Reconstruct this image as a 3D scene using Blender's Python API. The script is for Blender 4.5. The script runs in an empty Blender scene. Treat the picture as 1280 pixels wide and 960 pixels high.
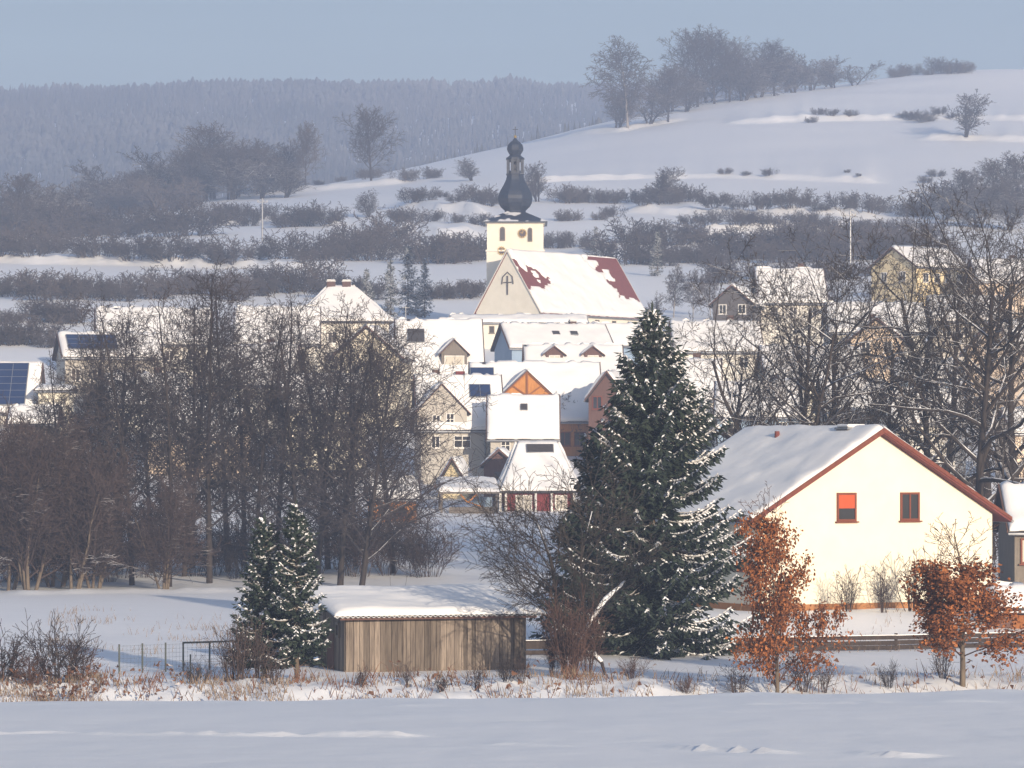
import bpy, math, random
import numpy as np
from mathutils import Vector

F = 4350.0            # focal length in pixels of the 1280-wide photograph
HOR = 560.0           # image row of the eye-level horizon
R = math.radians
scene = bpy.context.scene
COL = scene.collection

def S(D): return D / F
def zpx(py, D): return -(py - HOR) / F * D
def xpx(px, D): return (px - 640.0) / F * D

# ------------------------------------------------------------------ materials
def new_mat(name):
    m = bpy.data.materials.new(name); m.use_nodes = True
    nt = m.node_tree
    return m, nt, nt.nodes['Principled BSDF']

def mat(name, col, col2=None, scale=3.0, rough=0.8, snow=0.0, bump=0.0, spec=0.2, stretch=(1, 1, 1), rand=0.0, metal=0.0,
        snow_lo=0.35, snow_hi=0.6, snow_scale=2.0, detail=4.0):
    m, nt, b = new_mat(name)
    N, L = nt.nodes, nt.links
    b.inputs['Roughness'].default_value = rough
    b.inputs['Specular IOR Level'].default_value = spec
    b.inputs['Metallic'].default_value = metal
    tc = N.new('ShaderNodeTexCoord')
    mp = N.new('ShaderNodeMapping'); mp.inputs['Scale'].default_value = stretch
    L.new(tc.outputs['Object'], mp.inputs['Vector'])
    nz = N.new('ShaderNodeTexNoise'); nz.inputs['Scale'].default_value = scale; nz.inputs['Detail'].default_value = detail
    nz.inputs['Roughness'].default_value = 0.65
    L.new(mp.outputs[0], nz.inputs['Vector'])
    cr = N.new('ShaderNodeValToRGB')
    col2 = col2 or tuple(c * 0.75 for c in col)
    cr.color_ramp.elements[0].position = 0.32; cr.color_ramp.elements[1].position = 0.68
    cr.color_ramp.elements[0].color = (*col2, 1); cr.color_ramp.elements[1].color = (*col, 1)
    L.new(nz.outputs['Fac'], cr.inputs['Fac'])
    out = cr.outputs['Color']
    if rand:
        oi = N.new('ShaderNodeObjectInfo')
        mr = N.new('ShaderNodeMapRange'); mr.inputs['To Min'].default_value = 1 - rand; mr.inputs['To Max'].default_value = 1 + rand
        L.new(oi.outputs['Random'], mr.inputs['Value'])
        mx = N.new('ShaderNodeMix'); mx.data_type = 'RGBA'; mx.blend_type = 'MULTIPLY'; mx.inputs['Factor'].default_value = 1
        L.new(out, mx.inputs['A']); L.new(mr.outputs[0], mx.inputs['B'])
        out = mx.outputs['Result']
    if snow > 0:
        ge = N.new('ShaderNodeNewGeometry'); sx = N.new('ShaderNodeSeparateXYZ')
        L.new(ge.outputs['Normal'], sx.inputs[0])
        n2 = N.new('ShaderNodeTexNoise'); n2.inputs['Scale'].default_value = snow_scale; n2.inputs['Detail'].default_value = 2
        L.new(tc.outputs['Object'], n2.inputs['Vector'])
        ad = N.new('ShaderNodeMath'); ad.operation = 'MULTIPLY_ADD'
        L.new(n2.outputs['Fac'], ad.inputs[0]); ad.inputs[1].default_value = 0.9; L.new(sx.outputs['Z'], ad.inputs[2])
        mr = N.new('ShaderNodeMapRange'); mr.inputs['From Min'].default_value = snow_lo + 0.45; mr.inputs['From Max'].default_value = snow_hi + 0.45
        mr.inputs['To Max'].default_value = snow
        L.new(ad.outputs[0], mr.inputs['Value'])
        mx = N.new('ShaderNodeMix'); mx.data_type = 'RGBA'
        L.new(mr.outputs[0], mx.inputs['Factor']); L.new(out, mx.inputs['A']); mx.inputs['B'].default_value = (0.84, 0.85, 0.88, 1)
        out = mx.outputs['Result']
    L.new(out, b.inputs['Base Color'])
    if bump:
        bp = N.new('ShaderNodeBump'); bp.inputs['Strength'].default_value = bump; bp.inputs['Distance'].default_value = 0.05
        L.new(nz.outputs['Fac'], bp.inputs['Height']); L.new(bp.outputs[0], b.inputs['Normal'])
    return m

def snow_mat(name, c=(0.86, 0.865, 0.88), scale=0.6, bump=0.25, dist=0.12):
    m = mat(name, c, tuple(x * 0.965 for x in c), scale=scale, rough=0.6, bump=bump, spec=0.25, detail=8)
    for n in m.node_tree.nodes:
        if n.type == 'BUMP': n.inputs['Distance'].default_value = dist
    return m

M = {}
M['snow'] = snow_mat('snow_ground')
M['roofsnow'] = snow_mat('snow_roof', (0.83, 0.825, 0.82), 1.3, 0.3, 0.06)
M['treesnow'] = snow_mat('snow_on_boughs', (0.85, 0.86, 0.89), 6, 0.2, 0.02)
M['cream'] = mat('wall_cream', (0.745, 0.70, 0.575), (0.70, 0.655, 0.535), 1.2, bump=0.05)
M['white'] = mat('wall_white', (0.78, 0.75, 0.68), (0.70, 0.67, 0.60), 0.9)
M['churchwhite'] = mat('wall_church', (0.80, 0.76, 0.66), (0.72, 0.68, 0.58), 0.7)
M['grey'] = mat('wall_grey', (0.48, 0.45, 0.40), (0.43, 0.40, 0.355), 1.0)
M['yellow'] = mat('wall_yellow', (0.76, 0.64, 0.40), (0.68, 0.57, 0.35), 1.0)
M['peach'] = mat('wall_peach', (0.74, 0.60, 0.46), (0.66, 0.53, 0.40), 1.0)
M['blue_and_shade'] = mat('wall_blue_and_shade', (0.30, 0.40, 0.52), (0.26, 0.35, 0.47), 1.0)  # plain blue walls, plus shade blue painted on one steep gable
M['darkwall'] = mat('wall_dark', (0.12, 0.11, 0.11), (0.08, 0.075, 0.075), 2.0)
M['redwood'] = mat('wood_red', (0.22, 0.045, 0.04), (0.15, 0.03, 0.028), 3, stretch=(6, 6, 0.5))
M['brownwood'] = mat('wood_brown', (0.15, 0.085, 0.07), (0.10, 0.055, 0.045), 3, stretch=(6, 6, 0.5))
M['orangewood'] = mat('wood_orange', (0.55, 0.25, 0.07), (0.42, 0.17, 0.045), 3, stretch=(4, 4, 0.6))
M['timber'] = mat('wood_timber', (0.30, 0.12, 0.04), (0.22, 0.08, 0.03), 3, stretch=(4, 4, 0.6))
M['greywood'] = mat('wood_weathered', (0.22, 0.19, 0.16), (0.15, 0.13, 0.11), 2, stretch=(5, 5, 0.5))
M['redtile'] = mat('roof_tile_red', (0.20, 0.06, 0.055), (0.14, 0.045, 0.04), 4)
M['verge'] = mat('verge_tile', (0.19, 0.062, 0.040), (0.13, 0.044, 0.031), 5)
M['darktile'] = mat('roof_tile_dark', (0.06, 0.055, 0.055), (0.04, 0.037, 0.037), 4)
M['slate'] = mat('slate_spire', (0.026, 0.038, 0.066), (0.016, 0.024, 0.044), 2.5, rough=0.42, spec=0.5, snow=0.9, snow_lo=0.93, snow_hi=0.97, snow_scale=0.45)
M['plinth'] = mat('plinth', (0.40, 0.19, 0.08), (0.30, 0.14, 0.06), 3)
M['frame'] = mat('window_frame_white', (0.80, 0.78, 0.74), rough=0.5)
M['frame_brown'] = mat('window_frame_brown', (0.20, 0.06, 0.035), rough=0.5)
M['glass'] = mat('window_glass', (0.035, 0.04, 0.05), (0.025, 0.03, 0.036), 0.7, rough=0.08, spec=0.5)
M['blind'] = mat('blind_orange', (0.48, 0.09, 0.035), (0.42, 0.08, 0.03), 1, stretch=(12, 12, 1))
M['curtain'] = mat('curtain', (0.62, 0.58, 0.50), (0.5, 0.46, 0.4), 1, stretch=(9, 9, 1))
M['metal'] = mat('metal_grey', (0.30, 0.31, 0.33), rough=0.45, metal=0.6)
M['gold'] = mat('gilt', (0.55, 0.40, 0.15), rough=0.35, metal=0.7)
M['clockface'] = mat('clock_face', (0.10, 0.08, 0.09), rough=0.5)
M['brick'] = mat('chimney_brick', (0.13, 0.075, 0.06), (0.08, 0.05, 0.04), 6)
M['plasticblue'] = mat('solar_glass', (0.02, 0.04, 0.11), (0.015, 0.03, 0.09), 1.5, rough=0.12, spec=0.6)
M['bark'] = mat('bark_dark', (0.052, 0.042, 0.037), (0.028, 0.023, 0.021), 3, stretch=(3, 3, 0.6), snow=0.85, snow_lo=0.52, snow_hi=0.7, snow_scale=0.8, bump=0.3)
M['barkpale'] = mat('bark_pale', (0.17, 0.135, 0.10), (0.09, 0.07, 0.055), 3, stretch=(3, 3, 0.6), snow=0.8, snow_lo=0.5, snow_hi=0.65, bump=0.3)
M['twig'] = mat('twig_brown', (0.056, 0.046, 0.046), (0.030, 0.026, 0.028), 0.5, snow=0.7, snow_lo=0.66, snow_hi=0.84, snow_scale=0.35, rand=0.15)
M['twigoak'] = mat('twig_oak', (0.050, 0.041, 0.037), (0.028, 0.024, 0.022), 0.5, snow=0.75, snow_lo=0.60, snow_hi=0.80, snow_scale=0.4)
M['twigwillow'] = mat('twig_willow', (0.080, 0.056, 0.050), (0.044, 0.033, 0.031), 0.5, snow=0.5, snow_lo=0.6, snow_hi=0.75, snow_scale=0.4, rand=0.1)
M['twigred'] = mat('twig_red', (0.095, 0.053, 0.042), (0.055, 0.034, 0.028), 1, snow=0.4, snow_lo=0.62, snow_hi=0.75)
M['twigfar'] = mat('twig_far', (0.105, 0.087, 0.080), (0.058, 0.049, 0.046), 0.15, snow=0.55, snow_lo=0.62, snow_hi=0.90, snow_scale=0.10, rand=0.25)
M['birchbark'] = mat('bark_birch', (0.42, 0.39, 0.35), (0.18, 0.16, 0.14), 1.5, snow=0.4)
M['needle'] = mat('spruce_needles', (0.038, 0.052, 0.036), (0.018, 0.028, 0.024), 1.1, rough=0.6)
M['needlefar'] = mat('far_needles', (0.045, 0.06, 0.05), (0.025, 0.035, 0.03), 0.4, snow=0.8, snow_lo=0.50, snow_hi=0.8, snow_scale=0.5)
M['oakleaf'] = mat('oak_leaves', (0.30, 0.105, 0.035), (0.16, 0.055, 0.025), 1.6, rough=0.65)
def leaf_mat():
    m = mat('oak_leaf_varied', (0.35, 0.135, 0.045), (0.17, 0.066, 0.030), 1.6, rough=0.65); nt = m.node_tree; b = nt.nodes['Principled BSDF']; l = b.inputs['Base Color'].links[0].from_socket
    ge = nt.nodes.new('ShaderNodeNewGeometry'); cr = nt.nodes.new('ShaderNodeValToRGB'); cr.color_ramp.elements[0].color = (.45, .40, .42, 1); cr.color_ramp.elements[1].color = (1.35, 1.3, 1.2, 1)
    nt.links.new(ge.outputs['Random Per Island'], cr.inputs['Fac']); mx = nt.nodes.new('ShaderNodeMix'); mx.data_type = 'RGBA'; mx.blend_type = 'MULTIPLY'; mx.inputs['Factor'].default_value = 1
    nt.links.new(l, mx.inputs['A']); nt.links.new(cr.outputs[0], mx.inputs['B']); nt.links.new(mx.outputs['Result'], b.inputs['Base Color']); return m
M['oakleaf'] = leaf_mat()
M['straw'] = mat('dry_grass', (0.25, 0.19, 0.135), (0.16, 0.11, 0.075), 1.3)
M['weed'] = mat('dry_weed', (0.17, 0.085, 0.05), (0.10, 0.05, 0.035), 1.3, snow=0.5, snow_lo=0.6, snow_hi=0.8)
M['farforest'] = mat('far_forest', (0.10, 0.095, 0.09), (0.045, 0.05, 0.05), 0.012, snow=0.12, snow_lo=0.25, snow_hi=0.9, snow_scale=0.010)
M['fencewood'] = mat('fence_wood', (0.062, 0.047, 0.04), (0.036, 0.028, 0.025), 2, stretch=(3, 3, .6))
M['wire'] = mat('fence_wire', (0.10, 0.11, 0.10), rough=0.5)

def plank_mat():
    m, nt, b = new_mat('barn_boards')
    N, L = nt.nodes, nt.links
    b.inputs['Roughness'].default_value = 0.85; b.inputs['Specular IOR Level'].default_value = 0.1
    tc = N.new('ShaderNodeTexCoord')
    mp = N.new('ShaderNodeMapping'); mp.inputs['Scale'].default_value = (9, 9, 0.5)
    L.new(tc.outputs['Object'], mp.inputs[0])
    nz = N.new('ShaderNodeTexNoise'); nz.inputs['Scale'].default_value = 2; nz.inputs['Detail'].default_value = 8; nz.inputs['Roughness'].default_value = 0.7
    L.new(mp.outputs[0], nz.inputs['Vector'])
    ge = N.new('ShaderNodeNewGeometry')
    cr = N.new('ShaderNodeValToRGB')
    cr.color_ramp.elements[0].position = 0.3; cr.color_ramp.elements[1].position = 0.7
    cr.color_ramp.elements[0].color = (0.080, 0.064, 0.055, 1); cr.color_ramp.elements[1].color = (0.29, 0.24, 0.195, 1)
    L.new(nz.outputs['Fac'], cr.inputs['Fac'])
    mr = N.new('ShaderNodeMapRange'); mr.inputs['To Min'].default_value = 0.5; mr.inputs['To Max'].default_value = 1.25
    L.new(ge.outputs['Random Per Island'], mr.inputs['Value'])
    mx = N.new('ShaderNodeMix'); mx.data_type = 'RGBA'; mx.blend_type = 'MULTIPLY'; mx.inputs['Factor'].default_value = 1
    L.new(cr.outputs['Color'], mx.inputs['A']); L.new(mr.outputs[0], mx.inputs['B'])
    L.new(mx.outputs['Result'], b.inputs['Base Color'])
    return m
M['planks'] = plank_mat()

# ------------------------------------------------------------------ mesh tools
def mesh_np(name, verts, faces, material, smooth=False):
    """verts (n,3); faces list of (m,k) int arrays"""
    me = bpy.data.meshes.new(name)
    verts = np.asarray(verts, np.float32).reshape(-1, 3)
    if not isinstance(faces, list): faces = [faces]
    faces = [np.asarray(f, np.int32) for f in faces if len(f)]
    nl = sum(f.size for f in faces); npoly = sum(len(f) for f in faces)
    me.vertices.add(len(verts)); me.vertices.foreach_set('co', verts.ravel())
    me.loops.add(nl); me.polygons.add(npoly)
    me.loops.foreach_set('vertex_index', np.concatenate([f.ravel() for f in faces]))
    tot = np.concatenate([np.full(len(f), f.shape[1], np.int32) for f in faces])
    st = np.concatenate([[0], np.cumsum(tot)[:-1]]).astype(np.int32)
    me.polygons.foreach_set('loop_start', st); me.polygons.foreach_set('loop_total', tot)
    me.polygons.foreach_set('use_smooth', np.full(npoly, smooth, bool))
    me.update(calc_edges=True); me.validate()
    for m in (material if isinstance(material, (list, tuple)) else [material]): me.materials.append(m)
    return me

def link(name, me, parent=None, loc=(0, 0, 0), rz=0.0):
    o = bpy.data.objects.new(name, me); COL.objects.link(o)
    o.location = loc; o.rotation_euler = (0, 0, rz)
    if parent is not None: o.parent = parent
    return o

def tag(o, label, cat, group=None, kind=None):
    o['label'] = label; o['category'] = cat
    if group: o['group'] = group
    if kind: o['kind'] = kind
    return o

def thing(name, label, cat, loc, rz=0.0, group=None):
    o = link(name, None, None, loc, rz); o.empty_display_size = 0.3
    return tag(o, label, cat, group)

def copy_thing(src, loc, rz=0.0, sc=1.0, label=None, group=None):
    r = src.copy(); COL.objects.link(r)
    r.location = loc; r.rotation_euler = (0, 0, rz); r.scale = (sc, sc, sc) if not isinstance(sc, tuple) else sc
    if label: r['label'] = label
    if group: r['group'] = group
    for ch in list(src.children):
        c = ch.copy(); COL.objects.link(c); c.parent = r
        for g in list(ch.children):
            d = g.copy(); COL.objects.link(d); d.parent = c
    return r

class MB:
    def __init__(s): s.v = []; s.f = []
    def add(s, vs, fs):
        b = len(s.v); s.v.extend([tuple(p) for p in vs]); s.f.extend([tuple(b + i for i in f) for f in fs]); return s
    def box(s, x0, x1, y0, y1, z0, z1):
        return s.add([(x0, y0, z0), (x1, y0, z0), (x1, y1, z0), (x0, y1, z0), (x0, y0, z1), (x1, y0, z1), (x1, y1, z1), (x0, y1, z1)],
                     [(0, 3, 2, 1), (4, 5, 6, 7), (0, 1, 5, 4), (1, 2, 6, 5), (2, 3, 7, 6), (3, 0, 4, 7)])
    def obox(s, c, u, v, w):
        c, u, v, w = Vector(c), Vector(u), Vector(v), Vector(w)
        pts = [c + u * a + v * b + w * d for d in (-1, 1) for a, b in ((-1, -1), (1, -1), (1, 1), (-1, 1))]
        return s.add(pts, [(0, 3, 2, 1), (4, 5, 6, 7), (0, 1, 5, 4), (1, 2, 6, 5), (2, 3, 7, 6), (3, 0, 4, 7)])
    def bar(s, p, q, w, h=None, up=(0, 0, 1)):
        p, q = Vector(p), Vector(q); d = q - p; h = h or w
        u = d.normalized(); a = u.cross(Vector(up))
        if a.length < 1e-4: a = Vector((1, 0, 0))
        a.normalize(); b = a.cross(u)
        return s.obox((p + q) / 2, d / 2, a * w / 2, b * h / 2)
    def prism(s, poly, axis, a, b):
        """closed polygon of 2-D points extruded along axis 'x' (points are y,z) or 'y' (points are x,z) from a to b"""
        n = len(poly)
        P = (lambda p, t: (t, p[0], p[1])) if axis == 'x' else (lambda p, t: (p[0], t, p[1]))
        vs = [P(p, a) for p in poly] + [P(p, b) for p in poly]
        fs = [tuple(range(n)), tuple(range(2 * n - 1, n - 1, -1))] + [(i, n + i, n + (i + 1) % n, (i + 1) % n) for i in range(n)]
        return s.add(vs, fs)
    def lathe(s, prof, n, c=(0, 0), rot=0.0):
        vs = []; fs = []
        for r, z in prof:
            for k in range(n):
                a = rot + 2 * math.pi * k / n; vs.append((c[0] + r * math.cos(a), c[1] + r * math.sin(a), z))
        for i in range(len(prof) - 1):
            for k in range(n):
                k2 = (k + 1) % n; fs.append((i * n + k, i * n + k2, (i + 1) * n + k2, (i + 1) * n + k))
        fs.append(tuple(range(n - 1, -1, -1))); fs.append(tuple((len(prof) - 1) * n + k for k in range(n)))
        return s.add(vs, fs)
    def tube(s, pts, rads, n=8):
        pts = [Vector(p) for p in pts]; vs = []; fs = []
        for i, p in enumerate(pts):
            d = (pts[min(i + 1, len(pts) - 1)] - pts[max(i - 1, 0)]).normalized()
            a = d.cross(Vector((0.3, 1, 0.2))).normalized(); b = d.cross(a)
            for k in range(n):
                t = 2 * math.pi * k / n; vs.append(p + (a * math.cos(t) + b * math.sin(t)) * rads[i])
        for i in range(len(pts) - 1):
            for k in range(n):
                k2 = (k + 1) % n; fs.append((i * n + k, i * n + k2, (i + 1) * n + k2, (i + 1) * n + k))
        fs.append(tuple(range(n))); fs.append(tuple((len(pts) - 1) * n + k for k in range(n - 1, -1, -1)))
        return s.add(vs, fs)
    def build(s, name, m, parent=None, loc=(0, 0, 0), rz=0.0, smooth=False, bevel=0.0):
        me = bpy.data.meshes.new(name); me.from_pydata(s.v, [], s.f); me.update()
        import bmesh
        bm = bmesh.new(); bm.from_mesh(me); bmesh.ops.recalc_face_normals(bm, faces=bm.faces[:]); 
        if bevel: bmesh.ops.bevel(bm, geom=bm.edges[:], offset=bevel, segments=1, affect='EDGES', clamp_overlap=True)
        bm.to_mesh(me); bm.free()
        if smooth: me.polygons.foreach_set('use_smooth', [True] * len(me.polygons))
        me.materials.append(m)
        return link(name, me, parent, loc, rz)

# ------------------------------------------------------------------ noise
def _hash(i, j, seed):
    i = i.astype(np.int64); j = j.astype(np.int64)
    h = (i * 374761393 + j * 668265263 + seed * 974711) & 0xffffffff
    h = ((h ^ (h >> 13)) * 1274126177) & 0xffffffff
    h = h ^ (h >> 16)
    return (h & 0xffff) / 65535.0
def vnoise(x, y, seed=0):
    x = np.asarray(x, float); y = np.asarray(y, float)
    i = np.floor(x); j = np.floor(y); u = x - i; v = y - j
    u = u * u * (3 - 2 * u); v = v * v * (3 - 2 * v)
    a = _hash(i, j, seed); b = _hash(i + 1, j, seed); c = _hash(i, j + 1, seed); d = _hash(i + 1, j + 1, seed)
    return (a * (1 - u) + b * u) * (1 - v) + (c * (1 - u) + d * u) * v
def fbm(x, y, seed=0, oct=4):
    s = 0; a = 0.5
    for o in range(oct):
        s = s + a * (vnoise(x, y, seed + o * 17) - 0.5); x = np.asarray(x) * 2.03; y = np.asarray(y) * 2.03; a *= 0.5
    return s

# ------------------------------------------------------------------ terrain
def pchip(x, y, xi):
    x = np.asarray(x, float); y = np.asarray(y, float); xi = np.clip(xi, x[0], x[-1])
    h = np.diff(x); dl = np.diff(y, axis=0) / (h[:, None] if y.ndim > 1 else h)
    m = np.zeros_like(y)
    w1 = 2 * h[1:] + h[:-1]; w2 = h[1:] + 2 * h[:-1]
    if y.ndim > 1: w1 = w1[:, None]; w2 = w2[:, None]
    a, b = dl[:-1], dl[1:]
    with np.errstate(divide='ignore', invalid='ignore'):
        mm = (w1 + w2) / (w1 / a + w2 / b)
    m[1:-1] = np.where(a * b > 0, mm, 0); m[0] = dl[0]; m[-1] = dl[-1]
    k = np.clip(np.searchsorted(x, xi, side='right') - 1, 0, len(x) - 2)
    t = (xi - x[k]) / h[k]; H = h[k]
    if y.ndim > 1: t = t[:, None]; H = H[:, None]
    return (y[k] * (1 + 2 * t) * (1 - t) ** 2 + m[k] * H * t * (1 - t) ** 2 + y[k + 1] * t * t * (3 - 2 * t) + m[k + 1] * H * t * t * (t - 1))

PXC = [-700, -300, 0, 320, 640, 960, 1280, 1600, 2000]
ROWS = [  # distance, image rows of the ground at five columns of the photograph
    (75, 879, 877, 873, 869, 866), (112.5, 887, 887, 886, 884, 880), (117, 852, 852, 851, 849, 846), (121, 847, 847, 846, 844, 841),
    (126, 838, 838, 838, 836, 832), (138, 815, 816, 816, 814, 811), (150, 795, 797, 795, 783, 774), (160, 777, 780, 777, 760, 752),
    (180, 754, 756, 755, 737, 730), (200, 738, 736, 735, 722, 715), (230, 700, 700, 693, 690, 680), (270, 632, 642, 652, 650, 640),
    (300, 585, 600, 610, 600, 585), (340, 530, 535, 535, 530, 520), (380, 470, 470, 470, 468, 450), (430, 410, 412, 412, 408, 390),
    (470, 380, 385, 392, 383, 365), (520, 354, 352, 352, 350, 345), (600, 318, 318, 318, 315, 310), (680, 300, 283, 268, 268, 265),
    (740, 290, 262, 240, 242, 240), (850, 285, 243, 212, 190, 185), (950, 300, 250, 188, 148, 143), (1050, 318, 262, 183, 120, 112),
    (1150, 322, 270, 190, 117, 88), (1300, 318, 275, 215, 135, 99), (1600, 232, 225, 225, 200, 180), (2000, 152, 145, 152, 152, 152),
    (2300, 128, 116, 121, 124, 127), (2700, 150, 140, 140, 140, 140)]
_tD = [-60.0, 0.0, 38.0]; _tz = [[0.6] * 9, [-1.65] * 9, [-3.5] * 9]
for r in ROWS:
    z = [zpx(v, r[0]) for v in r[1:]]
    _tD.append(float(r[0])); _tz.append([z[0], z[0], z[0], z[1], z[2], z[3], z[4], z[4], z[4]])
for D_, zz in ((85, -6.35), (95, -7.5), (105, -8.2)):
    i = next(k for k, d in enumerate(_tD) if d > D_); _tD.insert(i, float(D_)); _tz.insert(i, [zz] * 9)
GD = np.concatenate([np.arange(-60, 300, 1.0), np.arange(300, 2701, 4.0)])
GP = np.arange(-700, 2001, 20.0)
_t1 = pchip(_tD, np.array(_tz), GD)                      # rows x 9
TAB = pchip(PXC, _t1.T, GP).T                            # rows x columns
def base_z(X, D):
    X = np.asarray(X, float); D = np.asarray(D, float)
    px = 640 + F * X / np.maximum(D, 60.0)
    px = np.clip(px, -699, 1999); Dc = np.clip(D, -59.9, 2699)
    k = np.clip(np.searchsorted(GD, Dc, side='right') - 1, 0, len(GD) - 2); t = (Dc - GD[k]) / (GD[k + 1] - GD[k])
    c = np.clip(((px - GP[0]) / 20.0).astype(int), 0, len(GP) - 2); u = (px - GP[c]) / 20.0
    z = (TAB[k, c] * (1 - u) + TAB[k, c + 1] * u) * (1 - t) + (TAB[k + 1, c] * (1 - u) + TAB[k + 1, c + 1] * u) * t
    amp = np.interp(D, [0, 110, 200, 300, 500, 900, 2700], [0.10, 0.12, 0.15, 0.5, 1.5, 2.5, 8])
    wl = np.interp(D, [0, 200, 500, 1000, 2700], [9, 14, 40, 90, 220])
    wl = np.where(D < 150, 9.0, np.where(D < 420, 25.0, np.where(D < 1250, 70.0, 200.0)))
    return z + amp * fbm(X / wl, D / wl, 3, 3)
def march(px, py, D0, D1, fn):
    D = np.arange(D0, D1, 0.5 if D0 < 200 else 1.0); row = HOR - fn(xpx(px, D), D) * F / D
    k = np.nonzero(row <= py)[0]
    return float(D[k[0]]) if len(k) else float(D[np.argmin(row)])
BANKS = []
def bank(pts, D0, D1, h, w, decay, fade=25):
    BANKS.append(([p[0] for p in pts], [march(p[0], p[1], D0, D1, base_z) for p in pts], h, w, decay, fade))
bank([(905, 156), (1000, 153), (1100, 151), (1290, 153), (1400, 154)], 760, 1100, 1.5, 2.8, 40)
bank([(1140, 176), (1290, 178), (1400, 178)], 700, 1000, 1.0, 2.5, 30)
bank([(640, 232), (690, 227), (800, 224), (900, 223), (1000, 226), (1110, 230)], 600, 900, 1.0, 2.5, 30)
bank([(780, 266), (960, 274), (1110, 275)], 550, 800, 1.4, 2.5, 25)
bank([(860, 296), (1000, 288), (1080, 290)], 530, 760, 1.6, 2.5, 25)
bank([(700, 172), (770, 166), (860, 150)], 800, 1040, 1.0, 3, 30)
bank([(255, 282), (330, 281), (440, 288)], 550, 800, 1.6, 4, 25)
bank([(-50, 328), (120, 332), (300, 336), (430, 338)], 500, 680, 1.3, 2.5, 30)
bank([(480, 290), (560, 300), (610, 300)], 530, 760, 1.6, 4, 25)
bank([(495, 262), (560, 268), (620, 272)], 560, 800, 1.6, 4, 25)
bank([(280, 247), (400, 240), (520, 228)], 650, 900, 1.2, 4, 25)
bank([(555, 700), (640, 695), (700, 693)], 180, 270, 0.35, 2.5, 12)
bank([(0, 744), (200, 742), (330, 741)], 170, 220, 0.18, 2, 8)
for pts, h in (([(-40, 919), (60, 917), (140, 919), (230, 921)], 0.03), ([(180, 919), (300, 921), (420, 921), (540, 922)], 0.045), ([(395, 922), (470, 923), (525, 924)], 0.06),
               ([(820, 936), (880, 940), (1000, 945)], 0.06), ([(1050, 944), (1120, 948), (1190, 949)], 0.05), ([(900, 882), (1000, 880), (1260, 878)], 0.03),
               ([(470, 884), (560, 882)], 0.03), ([(600, 931), (720, 935)], 0.025)):
    bank(pts, 30, 74, h * 1.15, 0.14, 0.7, 40)
H1C = (xpx(1098, 152) - 5.5 * math.cos(R(-63)), 152 - 5.5 * math.sin(R(-63)))
def ground(X, D):
    X = np.asarray(X, float); D = np.asarray(D, float)
    z = base_z(X, D)
    px = 640 + F * X / np.maximum(D, 20.0)
    for xs, ds, h, w, dec, fade in BANKS:
        D0 = np.interp(px, xs, ds); wob = 1 + (2.2 if h < .1 else 1.6) * fbm(px / (14 if h < .1 else 18), D * 0 + h * 91, 5, 4)
        D0 = D0 + w * 1.6 * fbm(px / 26, D * 0 + 7, 9, 3)
        m = np.clip((px - xs[0]) / fade, 0, 1) * np.clip((xs[-1] - px) / fade, 0, 1)
        t = np.clip((D - D0) / (w * (1 + .8 * fbm(px / 40, D * 0 + 3, 13, 2))), 0, 1); t = t * t * (3 - 2 * t)
        z = z + m * h * np.clip(wob, 0.2, 2) * t * np.exp(-np.maximum(D - D0 - w, 0) / dec)
    # rough verge along the brook
    v = np.exp(-((D - 115.5) / 5.0) ** 2)
    z = z + v * 0.55 * fbm(X / 1.1, D / 0.9, 21, 4) + np.where(D < 74, 0.035 * fbm(X / 0.9, D / 2.6, 31, 3) + 0.012 * fbm(X / .22, D / .5, 33, 2), 0) + .22 * np.exp(-((D - 76) / 7.0) ** 2) * (fbm(X / 2.6, D / 5, 35, 4))
    dd = np.hypot((X - H1C[0]) , (D - H1C[1])); q_ = np.clip((dd - 8.5) / 5.5, 0, 1); q_ = 1 - q_ * q_ * (3 - 2 * q_)
    z = z + np.maximum(zpx(761, 152) + .15 * fbm(X / 3, D / 3, 61, 3) - z, 0) * q_
    return z
def gz(X, D): return float(ground(np.array([X]), np.array([D]))[0])
def at(px, D):
    x = xpx(px, D); return (x, D, gz(x, D))
def pix(px, py, D0=480, D1=1250):
    D = march(px, py, D0, D1, ground); return at(px, D)

rowsD = np.concatenate([np.arange(-40, 20, 4.0), np.arange(20, 34, 0.5), np.arange(34, 62, 0.14), np.arange(62, 80, 0.35), np.arange(80, 130, 0.5), np.arange(130, 300, 1.0), np.arange(300, 560, 2.0),
                        np.arange(560, 1180, 1.6), np.arange(1180, 1500, 8.0), np.arange(1500, 2701, 25.0)])
colP = np.arange(-560, 1841, 6.0)
DD, PP = np.meshgrid(rowsD, colP, indexing='ij')
XX = (PP - 640) / F * np.maximum(DD, 150.0) * np.where(DD < 150, 1.0, 1.0)
XX = (PP - 640) / F * (60 + np.maximum(DD, 0) * 0.94 + np.where(DD < 60, 0, 0))
ZZ = ground(XX, DD)
nr, nc = DD.shape
idx = np.arange(nr * nc).reshape(nr, nc)
quads = np.stack([idx[:-1, :-1], idx[:-1, 1:], idx[1:, 1:], idx[1:, :-1]], -1).reshape(-1, 4)
tag(link('ground', mesh_np('ground', np.stack([XX, DD, ZZ], -1).reshape(-1, 3), quads, M['snow'], True)),
    'snow covered valley floor, village slope and hills in one sheet', 'ground', kind='structure')

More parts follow.
